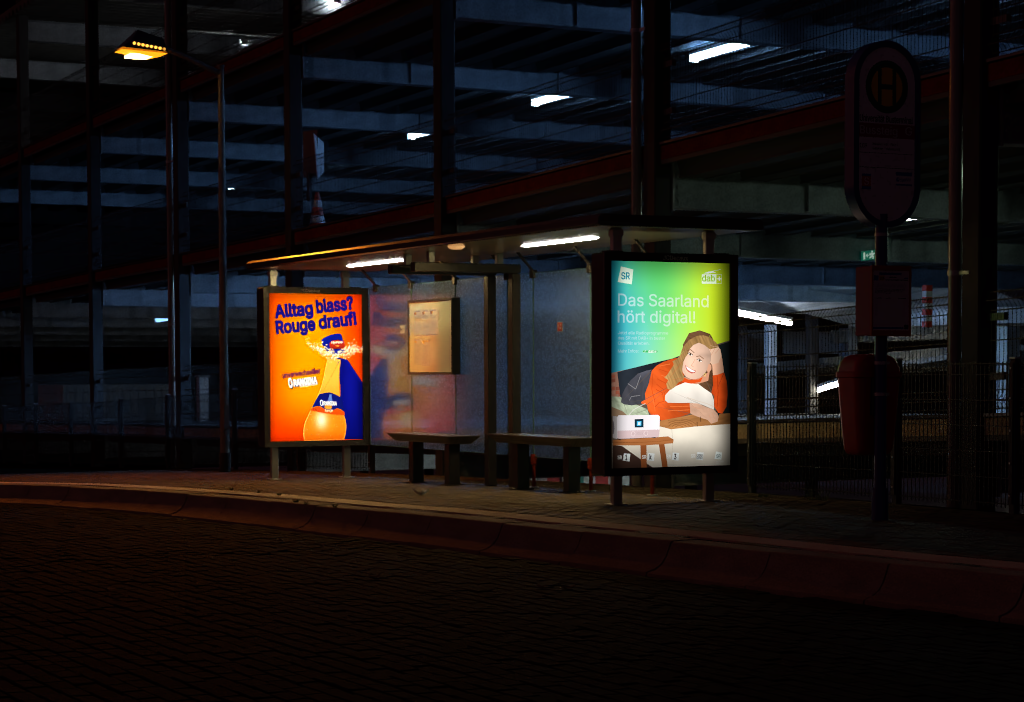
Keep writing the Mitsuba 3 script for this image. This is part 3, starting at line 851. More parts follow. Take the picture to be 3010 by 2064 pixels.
# timetable case hung on the glass
t = thing('timetable_case', 'framed timetable case with yellowed sheets hung on the shelter glass', 'notice case')
cx0, cx1, cz0, cz1 = -21.245, -20.11, 1.072, 1.895
YC = 9.845
fr = .028
put('back', box(cx0 + .01, cx1 - .01, YC, GY - .008, cz0 + .01, cz1 - .01), 'mat_black_metal', t)
put('frame', cat(cbox(cx0, cx0 + fr, YC - .02, GY - .006, cz0, cz1, .004), cbox(cx1 - fr, cx1, YC - .02, GY - .006, cz0, cz1, .004), cbox(cx0 + fr, cx1 - fr, YC - .02, GY - .006, cz0, cz0 + fr, .004), cbox(cx0 + fr, cx1 - fr, YC - .02, GY - .006, cz1 - fr, cz1, .004)), 'mat_black_metal', t)
put('backing_sheet', box(cx0 + fr, cx1 - fr, YC - .004, YC - .001, cz0 + fr, cz1 - fr), 'mat_case_paper', t)
def cq(px, py):                                  # close-up of the case: 1252 x 1594 over (1150..1370, 840..1120)
    p = on_y(1150 + px / 5.691, 840 + py / 5.693, YC); return p[0], p[2]
def case_rect(px0, py0, px1, py1, mat, name, d=.005):
    (xa, za), (xb, zb_) = cq(px0, py0), cq(px1, py1)
    put(name, box(min(xa, xb), max(xa, xb), YC - d - .001, YC - d, min(za, zb_), max(za, zb_)), mat, t)
for i, (x0, y0) in enumerate(((395, 420), (532, 412), (667, 402))):
    case_rect(x0 - 4, y0 - 8, x0 + 130, y0 + 425, 'mat_paper', 'timetable_sheet', .0055)
    case_rect(x0 + 22, y0 + 4, x0 + 100, y0 + 22, 'mat_print_lilac', 'heading', .0068)
    case_rect(x0 + 2, y0 + 26, x0 + 18, y0 + 68, 'mat_print_maroon', 'heading', .0068)
    case_rect(x0 + 20, y0 + 24, x0 + 40, y0 + 66, 'mat_print_orange', 'heading', .0068)
    for j in range(5):
        case_rect(x0 + 6, y0 + 88 + j * 12, x0 + 110 - 8 * (j % 3), y0 + 93 + j * 12, 'mat_print_grey', 'text_line', .0068)
    for j in range(9):
        case_rect(x0 + 6, y0 + 186 + j * 13, x0 + 120, y0 + 189 + j * 13, 'mat_print_grey', 'text_line', .0068)
    case_rect(x0, y0 + 410, x0 + 124, y0 + 418, 'mat_print_lilac', 'heading', .0068)
for i, (x0, y0, c) in enumerate(((398, 895, 'mat_print_lilac'), (532, 912, 'mat_print_orange'))):
    case_rect(x0 - 6, y0 - 10, x0 + 130, y0 + 430, 'mat_paper', 'timetable_sheet', .0055)
    case_rect(x0 + 2, y0 + 6, x0 + 100, y0 + 24, c, 'heading', .0068)
    case_rect(x0 + 2, y0 + 26, x0 + 36, y0 + 58, 'mat_print_orange', 'heading', .0068)
    for j in range(16):
        case_rect(x0 + 6, y0 + 86 + j * 20, x0 + 104 - 12 * (j % 4), y0 + 92 + j * 20, 'mat_print_grey', 'text_line', .0068)
put('pane', trimesh.Trimesh([(cx0 + fr, YC - .016, cz0 + fr), (cx1 - fr, YC - .016, cz0 + fr), (cx1 - fr, YC - .016, cz1 - fr), (cx0 + fr, YC - .016, cz1 - fr)], [(0, 1, 2), (0, 2, 3)], process=False), 'mat_clear', t)
# stickers on the glass
def sticker(px0, py0, px1, py1, label, parts):
    t = thing('sticker', label, 'sticker')
    p, q = on_y(px0, py0, GY), on_y(px1, py1, GY)
    xa, xb, za, zb_ = p[0], q[0], q[2], p[2]
    for n, (u0, v0, u1, v1, m) in enumerate(parts):
        put('sheet' if n == 0 else 'print', box(xa + (xb - xa) * u0, xa + (xb - xa) * u1, GY - .003 - .001 * n, GY - .0025 - .001 * n + .0003, za + (zb_ - za) * v0, za + (zb_ - za) * v1), m, t)
sticker(1177, 957, 1190, 981, 'small white notice sticker on the glass left of the timetable case', [(0, 0, 1, 1, 'mat_paper'), (.15, .82, .55, .88, 'mat_print_grey'), (.12, .35, .38, .65, 'mat_print_black'), (.5, .35, .85, .65, 'mat_print_grey')])
sticker(1638, 947, 1655, 975, 'small red and white sticker on the glass beside the green advertisement', [(0, 0, 1, 1, 'mat_paper'), (.12, .06, .88, .93, 'mat_print_red'), (.2, .45, .35, .75, 'mat_paper'), (.55, .62, .75, .8, 'mat_paper'), (.5, .3, .8, .5, 'mat_paper')])

# benches
def bench(x0, x1, ztop, label, group):
    t = thing('bench', label, 'bench', group)
    y0, y1 = 9.43, 9.81
    c, h = .075, .085
    put('seat', hull([(x, y, z) for x, y, z in ((x0, y0, ztop), (x1, y0, ztop), (x1, y1, ztop), (x0, y1, ztop), (x0, y0, ztop - .008), (x1, y0, ztop - .008), (x1, y1, ztop - .008), (x0, y1, ztop - .008), (x0 + c, y0 + c, ztop - h), (x1 - c, y0 + c, ztop - h), (x1 - c, y1 - c, ztop - h), (x0 + c, y1 - c, ztop - h))]), 'mat_bench_metal', t)
    for lx in (x0 + .36, x1 - .28):
        z = float(zg(lx)) + .014
        put('leg', cbox(lx - .055, lx + .055, 9.555, 9.685, z, ztop - h + .002, .006), 'mat_black_metal', t)
        put('foot_plate', cbox(lx - .085, lx + .085, 9.52, 9.72, z - .012, z, .003), 'mat_black_metal', t)
    for bx in np.linspace(x0 + .14, x1 - .14, 4):
        for by in (y0 + .06, y1 - .06):
            put('stud', lathe([(.0, .006), (.008, .005), (.011, 0), (.0, 0)], 10).apply_translation((bx, by, ztop)), 'mat_grey_metal', t)
bench(-20.95, -19.42, .437, 'flat grey metal bench on two dark legs, under the timetable case', 'metal benches under the shelter')
bench(-18.52, -16.86, .487, 'flat grey metal bench on two dark legs, beside the green advertisement', 'metal benches under the shelter')

# ------------------------------------------------------------------ advertising panels
def ad_panel(X, thick, label, back):
    t = thing('advertising_panel', label, 'advertising display')
    fy0, fy1, fz0, fz1 = 8.668, 9.982, .237, 2.088
    b = .075
    put('casing', cbox(X - thick, X - .012, fy0 + .006, fy1 - .006, fz0 + .006, fz1 - .006, .012), 'mat_black_metal', t)
    iy0, iy1, iz0, iz1 = Y0P, Y0P + WP, Z0P, Z0P + HP
    def bar_(p):
        return hull(p)
    o = [(fy0, fz0), (fy1, fz0), (fy1, fz1), (fy0, fz1)]; i_ = [(iy0 - .006, iz0 - .006), (iy1 + .006, iz0 - .006), (iy1 + .006, iz1 + .006), (iy0 - .006, iz1 + .006)]
    for k in range(4):
        n = (k + 1) % 4
        put('frame', hull([(X - .0119, *o[k]), (X - .0119, *o[n]), (X + .010, o[k][0] * .985 + i_[k][0] * .015, o[k][1] * .985 + i_[k][1] * .015), (X + .010, o[n][0] * .985 + i_[n][0] * .015, o[n][1] * .985 + i_[n][1] * .015), (X + .004, *i_[k]), (X + .004, *i_[n]), (X - .0119, *i_[k]), (X - .0119, *i_[n])]), 'mat_dark_paint', t)
    put('top_cap', cat(box(X - thick * .7, X - .03, fy0 + .07, fy0 + .20, fz1 - .007, fz1 + .012), box(X - thick * .7, X - .03, fy1 - .20, fy1 - .07, fz1 - .007, fz1 + .012)), 'mat_black_metal', t)
    s = text_poly('JCDecaux', .037)
    x0, y0, x1, y1 = s.bounds
    s = affinity.translate(s, Y0P + WP * .5 - (x1 - x0) / 2 + (.03 if X > -18 else -.08), fz1 - .058)
    put('lettering', plate_x(s, X + .0105, .001), 'mat_print_grey', t)
    if back is not None:
        g = trimesh.Trimesh([(X - thick - .004, iy1, iz0), (X - thick - .004, iy0, iz0), (X - thick - .004, iy0, iz1), (X - thick - .004, iy1, iz1)], [(0, 1, 2), (0, 2, 3)], process=False)
        put('rear_poster', g, 'mat_emit', t, emit=back, weight=2.0)
    return t
panel_r = ad_panel(XR, .225, 'tall lit green advertisement of a woman in an orange jumper with a radio', (.30, .42, .20))
panel_l = ad_panel(XL, .23, 'tall lit orange advertisement with a tilted bottle, at the left end of the shelter', None)

PRINT_PART = {}
for part, names_ in dict(room='scene_ground wall_behind brick sofa_back fur_rug', jeans='jeans seam belt', woman='hair face ear earring hair_front hair_strand eye iris lash brow nose lips teeth neck hand forearm fist finger_line',
                         jumper='jumper sleeve fold collar', pillow='pillow pillow_seam', bench='bench_front corner_line bench_top end_grain gap floor_shadow', table='table_leg table_top table_edge',
                         radio='radio_side speaker radio_body radio_band radio_screen screen_tile knob knob_face radio_line radio_foot cable', station_logos='station_letters station_tile', logo='logo_tile logo_letters radio_outline radio_fill radio_antenna',
                         link='pill pill_letters magnifier', bottle='bottle bottle_rim_light droplet', label='label label_band label_bottle label_fruit label_letters label_line', cap='cap cap_glint cap_letters',
                         splash='splash_foam splash_glint', claim='claim claim_bottle', brand='brand_letters brand_line').items():
    for q in names_.split():
        PRINT_PART[q] = part


class Poster:
    """Flat print behind the glass of a lit panel: shapes in (Y, Z) on the panel's plane, lit from behind."""
    def __init__(self, panel, X, conv, fall):
        self.p, self.X, self.conv, self.fall, self.n, self.buf = panel, X, conv, fall, 0, {}
        self.frame = shapely.box(Y0P, Z0P, Y0P + WP, Z0P + HP)

    def st(self, v):
        return (v[:, 0] - Y0P) / WP, (v[:, 1] - Z0P) / HP

    def add(self, name, shape, col, edge=None, shade=None, label=None, weight=.003, layer=None, kind=None):
        shape = shape.buffer(0).intersection(self.frame).simplify(.00025)
        if shape.is_empty or not polys(shape):
            return
        v, f = flat(shape, edge)
        s, t = self.st(v)
        c = np.tile(lin(col), (len(v), 1)) if not callable(col) else lin(col(s, t))
        if shade is not None:
            c = c * shade(s, t)[:, None]
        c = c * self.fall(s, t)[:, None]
        self.n += 1
        x = self.X - .008 + .00025 * (self.n if layer is None else layer)
        V = np.c_[np.full(len(v), x), v[:, 0], v[:, 1]]
        a, b = V[f[:, 1]] - V[f[:, 0]], V[f[:, 2]] - V[f[:, 0]]
        ar = np.cross(a, b)[:, 0]
        f = np.where((ar < 0)[:, None], f[:, ::-1], f)
        e = np.max([np.linalg.norm(V[f[:, i]] - V[f[:, (i + 1) % 3]], axis=1) for i in range(3)], axis=0)
        f = f[np.abs(ar) / np.maximum(e, 1e-9) > 8e-5]
        self.buf.setdefault(PRINT_PART.get(name, name), []).append((V, f, np.c_[s, t], c))

    def flush(self):
        for name, parts in self.buf.items():
            off = np.cumsum([0] + [len(q[0]) for q in parts[:-1]])
            m = trimesh.Trimesh(np.vstack([q[0] for q in parts]), np.vstack([q[1] + o for q, o in zip(parts, off)]), process=False)
            put(name, m, 'mat_print', self.p, emit={'type': 'mesh_attribute', 'name': 'vertex_color'}, weight=3.0 if name == 'backdrop' else .01,
                uv=np.vstack([q[2] for q in parts]), color=np.vstack([q[3] for q in parts]), kind='stuff' if name == 'splash' else None)

    def poly(self, name, pts, col, edge=.12, shade=None, rnd=0.0, conv=None, **kw):
        g = Polygon([(conv or self.conv)(*p) for p in pts]).buffer(0)
        if rnd:
            g = g.buffer(rnd).buffer(-2 * rnd).buffer(rnd)
        self.add(name, g, col, edge, shade, **kw)

    def line(self, name, pts, w, col, conv=None, **kw):
        self.add(name, LineString([(conv or self.conv)(*p) for p in pts]).buffer(w), col, **kw)

    def text(self, name, text, p0, p1, cap, col, bold=False, fat=0.0, conv=None, rot180=False, **kw):
        """Text whose baseline runs from p0 to p1 (pixels), capitals cap pixels tall."""
        cv = conv or self.conv
        a, b = np.array(cv(*p0)), np.array(cv(*p1))
        h = np.array(cv(p0[0], p0[1] - cap)) - a
        s = text_poly(text, float(np.linalg.norm(h)), bold, fat, float(np.linalg.norm(b - a)))
        if rot180:
            s = affinity.rotate(s, 180, origin='center')
        s = affinity.rotate(s, math.degrees(math.atan2(b[1] - a[1], b[0] - a[0])), origin=(0, 0))
        self.add(name, affinity.translate(s, a[0], a[1]), col, **kw)


def zoomed(x0, y0, sc, X):
    def cv(x, y):
        p = on_x(x0 + x / sc, y0 + y / sc, X)
        return float(p[1]), float(p[2])
    return cv
def fb(s, t, fx, fy, ang=0.0, seed=0, oct=3):
    """Soft light and dark in print, stretched along a direction."""
    c_, n_ = math.cos(ang), math.sin(ang)
    u, v = (s * c_ + t * 1.47 * n_) * fx, (-s * n_ + t * 1.47 * c_) * fy
    return meshkit.fbm(np.stack([u, v, np.full_like(u, 3.7)], -1), oct, seed)
def bump_(x, c, w):
    return np.exp(-((x - c) / w) ** 2)
def sm(a, b, x):
    t = np.clip((x - a) / (b - a), 0, 1); return t * t * (3 - 2 * t)

# ---- green advertisement: woman with a radio
A, B, V_ = zoomed(1700, 620, 3.9845, XR), zoomed(1700, 1020, 3.188, XR), zoomed(1700, 600, 1.7321, XR)
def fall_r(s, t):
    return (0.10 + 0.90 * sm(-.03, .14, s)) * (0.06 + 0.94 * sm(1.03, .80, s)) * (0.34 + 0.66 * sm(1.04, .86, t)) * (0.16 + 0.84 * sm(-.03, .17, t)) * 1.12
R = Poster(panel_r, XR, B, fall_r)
def bg_r(s, t):
    x = np.clip(s + .12 * (t - .7) * 0, 0, 1)
    ks = [0, .12, .28, .42, .55, .7, .85, 1.0]
    cs = np.array([(20, 130, 165), (66, 182, 198), (105, 215, 200), (125, 226, 150), (160, 236, 110), (188, 238, 70), (196, 222, 40), (180, 205, 30)], float)
    c = np.stack([np.interp(x, ks, cs[:, i]) for i in range(3)], -1)
    g = (np.clip((t - .62) / .38, 0, 1) * bump_(s, .36, .26))[:, None]
    c = c * (1 - .8 * g) + np.array([85, 205, 85]) * .8 * g
    k = (sm(.78, .45, t) * bump_(s, .45, .4))[:, None]
    return np.clip(c * (1 - .3 * k) + np.array([215, 250, 190]) * .3 * k, 0, 255)
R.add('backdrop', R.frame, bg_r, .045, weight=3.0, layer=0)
# lower scene
R.poly('scene_ground', [(313, 245), (870, 115), (1010, 60), (1420, -60), (1420, 1140), (313, 1140)], (96, 84, 72))
R.poly('wall_behind', [(313, 245), (420, 220), (430, 470), (313, 470)], (176, 128, 108))
for i, (x, y) in enumerate(((316, 262), (316, 300), (316, 338), (316, 376), (355, 376), (316, 414), (352, 414), (380, 430))):
    R.poly('brick', [(x, y), (x + 34, y - 4), (x + 34, y + 28), (x, y + 32)], ((186, 104, 80), (160, 92, 74), (196, 140, 118))[i % 3], weight=.01)
R.poly('sofa_back', [(368, 236), (640, 166), (880, 110), (1000, 80), (1000, 250), (700, 230), (560, 250), (480, 340), (430, 470), (400, 500)], (38, 44, 52), shade=lambda s, t: .7 + .6 * sm(.3, .1, s))
R.poly('sofa_back', [(1200, 20), (1420, -50), (1420, 640), (1300, 640), (1250, 300)], (26, 34, 34))
R.poly('fur_rug', [(313, 462), (405, 470), (425, 520), (560, 545), (650, 585), (665, 640), (470, 650), (313, 610)], (180, 192, 162), .010, lambda s, t: .35 + 1.25 * fb(s, t, 60, 26, .9, 4), rnd=.004)
R.poly('fur_rug', [(313, 560), (420, 605), (470, 650), (313, 650)], (146, 118, 92))
jeans = [(402, 520), (412, 450), (440, 390), (490, 315), (560, 252), (640, 222), (696, 212), (690, 330), (650, 430), (640, 500), (590, 535), (500, 548), (430, 538)]
R.poly('jeans', jeans, (98, 98, 108), .012, lambda s, t: (.5 + .8 * bump_(t, .515, .05) * sm(.05, .22, s)) * (.6 + .8 * fb(s, t, 30, 14, .5, 3)), rnd=.004)
R.line('seam', [(468, 345), (540, 395), (585, 270)], .0022, (150, 148, 150), weight=.005)
R.line('seam', [(480, 500), (500, 465), (580, 455)], .0022, (140, 138, 140), weight=.005)
R.line('belt', [(690, 232), (640, 300), (610, 390), (602, 480)], .006, (74, 74, 82), weight=.005)
# woman: hair behind, jumper, face, hands
R.poly('hair', [(980, -20), (1040, -130), (1140, -155), (1240, -120), (1290, -20), (1300, 90), (1270, 300), (1250, 420), (1180, 400), (1120, 330), (1140, 200), (1000, 120)], (104, 72, 48), .010, lambda s, t: (.35 + .8 * sm(.95, .7, s)) * (.4 + 1.2 * fb(s, t, 80, 10, 1.2, 5)), rnd=.004)
jump = [(690, 222), (735, 175), (800, 140), (880, 112), (960, 98), (1000, 200), (990, 300), (1100, 330), (1010, 345), (900, 400), (825, 450), (812, 510), (1046, 524), (1052, 625), (960, 655), (780, 690), (690, 650), (655, 596), (645, 540), (588, 530), (590, 515), (632, 490), (625, 440), (660, 350)]
R.poly('jumper', jump, (238, 96, 36), .012, lambda s, t: (.62 + .40 * bump_(s, .33, .14) + .20 * bump_(t, .33, .03)) * (.62 + .78 * fb(s, t, 30, 8, .9, 1)), rnd=.003)
for pts in (((700, 250), (690, 400), (720, 520)), ((740, 300), (820, 340), (850, 420)), ((735, 350), (800, 400), (815, 470)), ((760, 210), (850, 240), (900, 300)), ((720, 560), (760, 520), (800, 512)), ((730, 400), (790, 430), (800, 500))):
    R.line('fold', pts, .0028, (206, 74, 24), weight=.005)
for pts in (((760, 180), (860, 160)), ((700, 480), (720, 600)), ((780, 265), (860, 300)), ((860, 560), (1040, 555)), ((840, 600), (1040, 590))):
    R.line('fold', pts, .0024, (246, 124, 60), weight=.005)
R.poly('sleeve', [(1258, 268), (1300, 262), (1366, 240), (1392, 330), (1398, 440), (1388, 560), (1350, 625), (1310, 618), (1274, 560), (1272, 460), (1246, 430), (1262, 360)], (234, 84, 28), .012, lambda s, t: (.55 + .5 * bump_(s, .90, .05)) * (.7 + .6 * fb(s, t, 26, 7, 1.4, 2)), rnd=.003)
R.line('fold', [(1300, 275), (1310, 420), (1300, 560)], .003, (190, 56, 14), weight=.005)
R.poly('pillow', [(812, 500), (812, 455), (850, 410), (920, 365), (1000, 332), (1065, 324), (1120, 345), (1180, 390), (1248, 436), (1270, 500), (1272, 590), (1230, 572), (1160, 545), (1060, 524), (940, 526), (840, 524)], (252, 242, 228), .014, lambda s, t: (.74 + .34 * sm(.30, .42, t)) * (.86 + .28 * fb(s, t, 14, 10, .4, 7)), rnd=.006)
R.line('pillow_seam', [(1020, 475), (1110, 505), (1200, 530), (1268, 560)], .0025, (214, 196, 176), weight=.005)
R.poly('hand', [(1042, 526), (1120, 530), (1190, 560), (1270, 590), (1304, 625), (1318, 670), (1322, 720), (1312, 764), (1296, 752), (1292, 790), (1268, 796), (1252, 760), (1250, 788), (1236, 776), (1216, 700), (1196, 678), (1120, 664), (1048, 622)], (238, 188, 156), .012, lambda s, t: (.70 + .35 * sm(.28, .36, t)) * (.8 + .4 * fb(s, t, 60, 24, 1.2, 8)), rnd=.0015)
for pts in (((1226, 640), (1246, 700), (1252, 762)), ((1254, 622), (1282, 690), (1292, 752)), ((1284, 610), (1306, 660), (1314, 720)), ((1060, 560), (1140, 580))):
    R.line('finger_line', pts, .0022, (208, 150, 118), weight=.004)
R.poly('forearm', [(1206, 60), (1240, 30), (1330, 20), (1346, 110), (1364, 238), (1300, 262), (1260, 266), (1252, 170), (1216, 130)], (232, 176, 142), .05, lambda s, t: .75 + .4 * bump_(s, .85, .05), rnd=.002)
R.poly('fist', [(1196, 70), (1204, 40), (1226, 10), (1236, -24), (1262, -40), (1296, -20), (1326, 20), (1340, 80), (1310, 150), (1256, 166), (1214, 130)], (248, 204, 172), .05, lambda s, t: .85 + .2 * sm(.55, .62, t), rnd=.002)
for pts in (((1262, -30), (1246, 12), (1226, 50)), ((1292, -14), (1270, 30), (1240, 80)), ((1316, 20), (1280, 60))):
    R.line('finger_line', pts, .0024, (216, 162, 130), weight=.004)
fv = lambda pts: [((x / 1.7321) * 3.188, (y / 1.7321 - 420) * 3.188) for x, y in pts]       # close-up 970 x 1594 into the scale of the other
R.poly('neck', fv([(540, 880), (575, 895), (622, 882), (668, 850), (660, 900), (600, 918), (530, 905)]), (214, 150, 116), .05)
R.poly('collar', fv([(526, 878), (560, 895), (610, 893), (632, 880), (622, 905), (575, 915), (528, 906)]), (232, 84, 28), .05)
face = fv([(556, 762), (566, 736), (584, 718), (612, 706), (640, 712), (662, 734), (674, 762), (674, 795), (664, 826), (646, 858), (622, 882), (596, 892), (570, 892), (546, 880), (530, 858), (526, 832), (532, 800), (544, 780)])
R.poly('face', face, (250, 206, 178), .010, lambda s, t: (.78 + .30 * bump_(s, .655, .06) * bump_(t, .52, .09) - .22 * sm(.74, .84, s) - .10 * bump_(t, .545, .012)) * (.93 + .14 * fb(s, t, 40, 30, 0, 9)), rnd=.003)
R.poly('ear', fv([(662, 815), (676, 818), (676, 842), (664, 858), (652, 852)]), (224, 164, 130))
ring = LineString([B(*p) for p in fv([(641, 862), (648, 866), (646, 876), (640, 876), (637, 868)])]).buffer(.0022)
R.add('earring', ring, (250, 214, 120), weight=.004)
R.poly('hair_front', fv([(516, 770), (530, 730), (560, 694), (600, 672), (636, 668), (672, 680), (700, 706), (716, 728), (690, 735), (668, 740), (640, 718), (612, 706), (586, 716), (566, 738), (556, 764), (544, 782), (534, 802), (528, 836), (528, 862), (540, 886), (528, 900), (508, 908), (492, 930), (470, 946), (452, 942), (446, 916), (456, 896), (436, 884), (452, 868), (470, 840), (484, 818), (478, 800), (500, 790)]), (206, 158, 96), .008, lambda s, t: (.55 + .5 * sm(.62, .36, s)) * (.25 + 1.55 * fb(s, t, 100, 11, 1.0 - .9 * sm(.5, .62, s).mean(), 6)), rnd=.002)
for ex_, ey in ((568, 766), (615, 797)):
    R.poly('eye', fv([(ex_ - 13, ey - 4), (ex_ - 2, ey - 8), (ex_ + 11, ey + 3), (ex_ + 12, ey + 7), (ex_ - 2, ey + 5)]), (252, 240, 228), weight=.004)
    R.add('iris', Point(B(*fv([(ex_, ey)])[0])).buffer(.0095), (74, 62, 50), weight=.004)
    R.line('lash', fv([(ex_ - 14, ey - 4), (ex_ - 2, ey - 9), (ex_ + 13, ey + 3)]), .0026, (84, 54, 38), weight=.004)
    R.line('brow', fv([(ex_ - 16, ey - 20), (ex_ + 2, ey - 24), (ex_ + 20, ey - 9)]), .0030, (136, 90, 58), weight=.004)
R.line('nose', fv([(592, 790), (580, 812), (572, 822), (584, 829)]), .0022, (226, 164, 132), weight=.004)
R.poly('lips', fv([(541, 820), (556, 830), (576, 842), (597, 849), (590, 860), (574, 863), (558, 855), (547, 843)]), (206, 104, 90), weight=.004)
R.poly('teeth', fv([(545, 825), (560, 834), (578, 845), (593, 852), (584, 857), (568, 853), (552, 841)]), (255, 252, 246), weight=.004)
# bench top, white front, table and radio
R.poly('bench_front', [(745, 742), (862, 770), (1112, 742), (1420, 722), (1420, 1140), (313, 1140), (313, 900), (745, 900)], (234, 224, 204), .03, lambda s, t: (.80 + .35 * bump_(s, .55, .25) * sm(.05, .2, t)) * (.9 + .2 * fb(s, t, 20, 14, 0, 11)))
R.line('corner_line', [(872, 772), (884, 1130)], .0016, (196, 186, 166), weight=.004)
R.poly('bench_top', [(752, 742), (745, 700), (780, 688), (960, 655), (1060, 634), (1130, 660), (1206, 684), (1240, 720), (1300, 700), (1316, 628), (1420, 620), (1420, 722), (1250, 734), (1110, 744), (862, 772)], (172, 116, 66), .012, lambda s, t: (.6 + .6 * bump_(s, .55, .25)) * (.55 + .9 * fb(s, t, 9, 60, .1, 10)), rnd=.0)
for k in range(5):
    R.add('end_grain', LineString([B(940 + (26 + 22 * k) * math.cos(a) * 1.5, 760 - (22 + 16 * k) * math.sin(a)) for a in np.linspace(.35, 2.8, 9)]).buffer(.0016).intersection(Polygon([B(*p) for p in ((835, 690), (1105, 655), (1105, 742), (835, 770))])), (112, 68, 34), weight=.004)
R.line('gap', [(1140, 655), (1142, 700)], .0026, (52, 30, 16), weight=.004)
R.line('gap', [(1106, 705), (1108, 744)], .0026, (60, 36, 20), weight=.004)
R.poly('floor_shadow', [(313, 918), (405, 930), (545, 1030), (705, 1140), (313, 1140)], (66, 46, 38), .08)
for q in ([(575, 918), (632, 916), (636, 1140), (582, 1140)], [(748, 914), (800, 910), (834, 1140), (782, 1140)]):
    R.poly('table_leg', q, (150, 84, 44), .08)
R.poly('table_top', [(313, 872), (400, 868), (720, 848), (835, 838), (887, 868), (880, 902), (760, 914), (600, 922), (313, 922)], (206, 128, 72), .012, lambda s, t: (.70 + .5 * sm(.2, .23, t)) * (.75 + .5 * fb(s, t, 8, 70, .02, 12)))
R.line('table_edge', [(313, 893), (600, 893), (760, 884), (884, 868)], .0018, (150, 86, 42), weight=.004)
R.line('cable', [(470, 634), (510, 590), (575, 552), (620, 532)], .0024, (226, 222, 214), weight=.004)
R.poly('radio_side', [(313, 646), (360, 652), (360, 864), (313, 852)], (196, 188, 186), .08)
R.poly('speaker', [(313, 690), (325, 700), (331, 760), (325, 812), (313, 822)], (120, 112, 116))
R.poly('radio_body', [(355, 662), (368, 640), (740, 637), (757, 652), (752, 826), (736, 846), (370, 862), (355, 850)], (246, 238, 240), .06, lambda s, t: .88 + .16 * sm(.1, .4, s), rnd=.002)
R.poly('radio_band', [(358, 786), (754, 774), (750, 828), (736, 846), (370, 862), (358, 850)], (214, 188, 188), .06)
R.poly('radio_screen', [(520, 677), (603, 675), (603, 753), (522, 755)], (16, 46, 62), weight=.005)
R.poly('screen_tile', [(541, 697), (582, 694), (582, 738), (541, 740)], (84, 196, 240), weight=.005)
R.poly('screen_tile', [(552, 706), (574, 704), (572, 732), (550, 732)], (220, 240, 246), weight=.005)
for kx, ky in ((505, 815), (625, 808)):
    R.add('knob', Point(B(kx, ky)).buffer(.0205), (236, 214, 212), weight=.005)
    R.add('knob_face', Point(B(kx, ky)).buffer(.0155), (206, 180, 180), weight=.005)
for j in range(3):
    R.line('radio_line', [(530, 800 + 12 * j), (596, 797 + 12 * j)], .0012, (190, 166, 166), weight=.003)
for a, b in (((360, 862), (385, 870)), ((690, 850), (712, 850))):
    R.line('radio_foot', [a, b], .004, (52, 34, 26), weight=.003)
# lettering and signs
WHT = (232, 246, 236)
def LIL(s, t):
    return bg_r(s, t) * .38 + np.array([232, 236, 242.]) * .62
R.poly('logo_tile', [(488, 652), (632, 688), (614, 862), (449, 834)], (226, 246, 222), conv=A)
R.text('logo_letters', 'SR', (490, 800), (592, 802), 78, (26, 140, 160), bold=True, fat=.012, conv=A)
s_ = Polygon([A(*p) for p in ((1440, 750), (1660, 750), (1660, 848), (1440, 848))]).buffer(.0055)
R.add('radio_outline', s_.difference(s_.buffer(-.0032)), WHT, weight=.01)
R.add('radio_fill', s_.intersection(Polygon([A(*p) for p in ((1400, 700), (1606, 700), (1600, 900), (1400, 900))])), (228, 246, 214), weight=.01)
R.line('radio_antenna', [(1500, 722), (1575, 704), (1658, 688)], .0016, WHT, conv=A)
R.poly('radio_antenna', [(1452, 734), (1500, 716), (1560, 706), (1604, 730), (1560, 726), (1510, 736)], WHT, conv=A)
R.text('logo_letters', 'dab', (1436, 826), (1588, 826), 74, (150, 196, 40), bold=True, conv=A)
R.text('logo_letters', '+', (1614, 826), (1664, 826), 74, WHT, bold=True, conv=A)
R.text('headline', 'Das Saarland', (452, 1110), (1512, 1128), 140, LIL, fat=.012, conv=A, weight=.03)
R.text('headline', 'hört digital!', (448, 1306), (1356, 1314), 138, LIL, fat=.012, conv=A, weight=.03)
R.text('copy_line', 'Jetzt alle Radioprogramme', (450, 1445), (1038, 1450), 36, LIL, conv=A)
R.text('copy_line', 'des SR mit DAB+ in bester', (450, 1506), (1002, 1510), 36, LIL, conv=A)
R.text('copy_line', 'Qualität erleben.', (450, 1567), (818, 1570), 36, LIL, conv=A)
R.text('copy_line', 'Mehr Infos:', (360, 54), (552, 52), 30, LIL)
pill = LineString([B(600, 43), B(724, 43)]).buffer(.0078)
R.add('pill', pill.buffer(.0012), (196, 240, 190)); R.add('pill', pill, (70, 186, 104))
R.text('pill_letters', 'dab+', (642, 56), (722, 56), 26, (236, 250, 236), bold=True)
R.add('magnifier', Point(B(617, 38)).buffer(.0042).difference(Point(B(617, 38)).buffer(.0024)).union(LineString([B(608, 46), B(600, 56)]).buffer(.0014)), (236, 250, 236), weight=.01)
for i, (x, y, tx) in enumerate(((356, 1052, '1'), (583, 1048, 'k'), (813, 1044, '3'), (1041, 1040, ''))):
    R.text('station_letters', 'SR', (x, y), (x + 42, y - 1), 34, (236, 236, 230), bold=True)
    q = [(x + 60, y - 56), (x + 119, y - 50), (x + 112, y + 22), (x + 48, y + 12)]
    R.poly('station_tile', q, (230, 234, 230))
    if tx:
        R.text('station_letters', tx, (x + 70, y + 8), (x + 92, y + 8), 50, (54, 46, 44), bold=True, fat=.02)
    else:
        R.text('station_letters', 'UNSER', (x + 54, y - 14), (x + 110, y - 14), 22, (54, 50, 46), bold=True)
        R.text('station_letters', 'DING', (x + 54, y + 10), (x + 110, y + 10), 22, (54, 50, 46), bold=True)
R.poly('station_tile', [(1276, 980), (1332, 990), (1326, 1056), (1262, 1048)], (230, 238, 230))
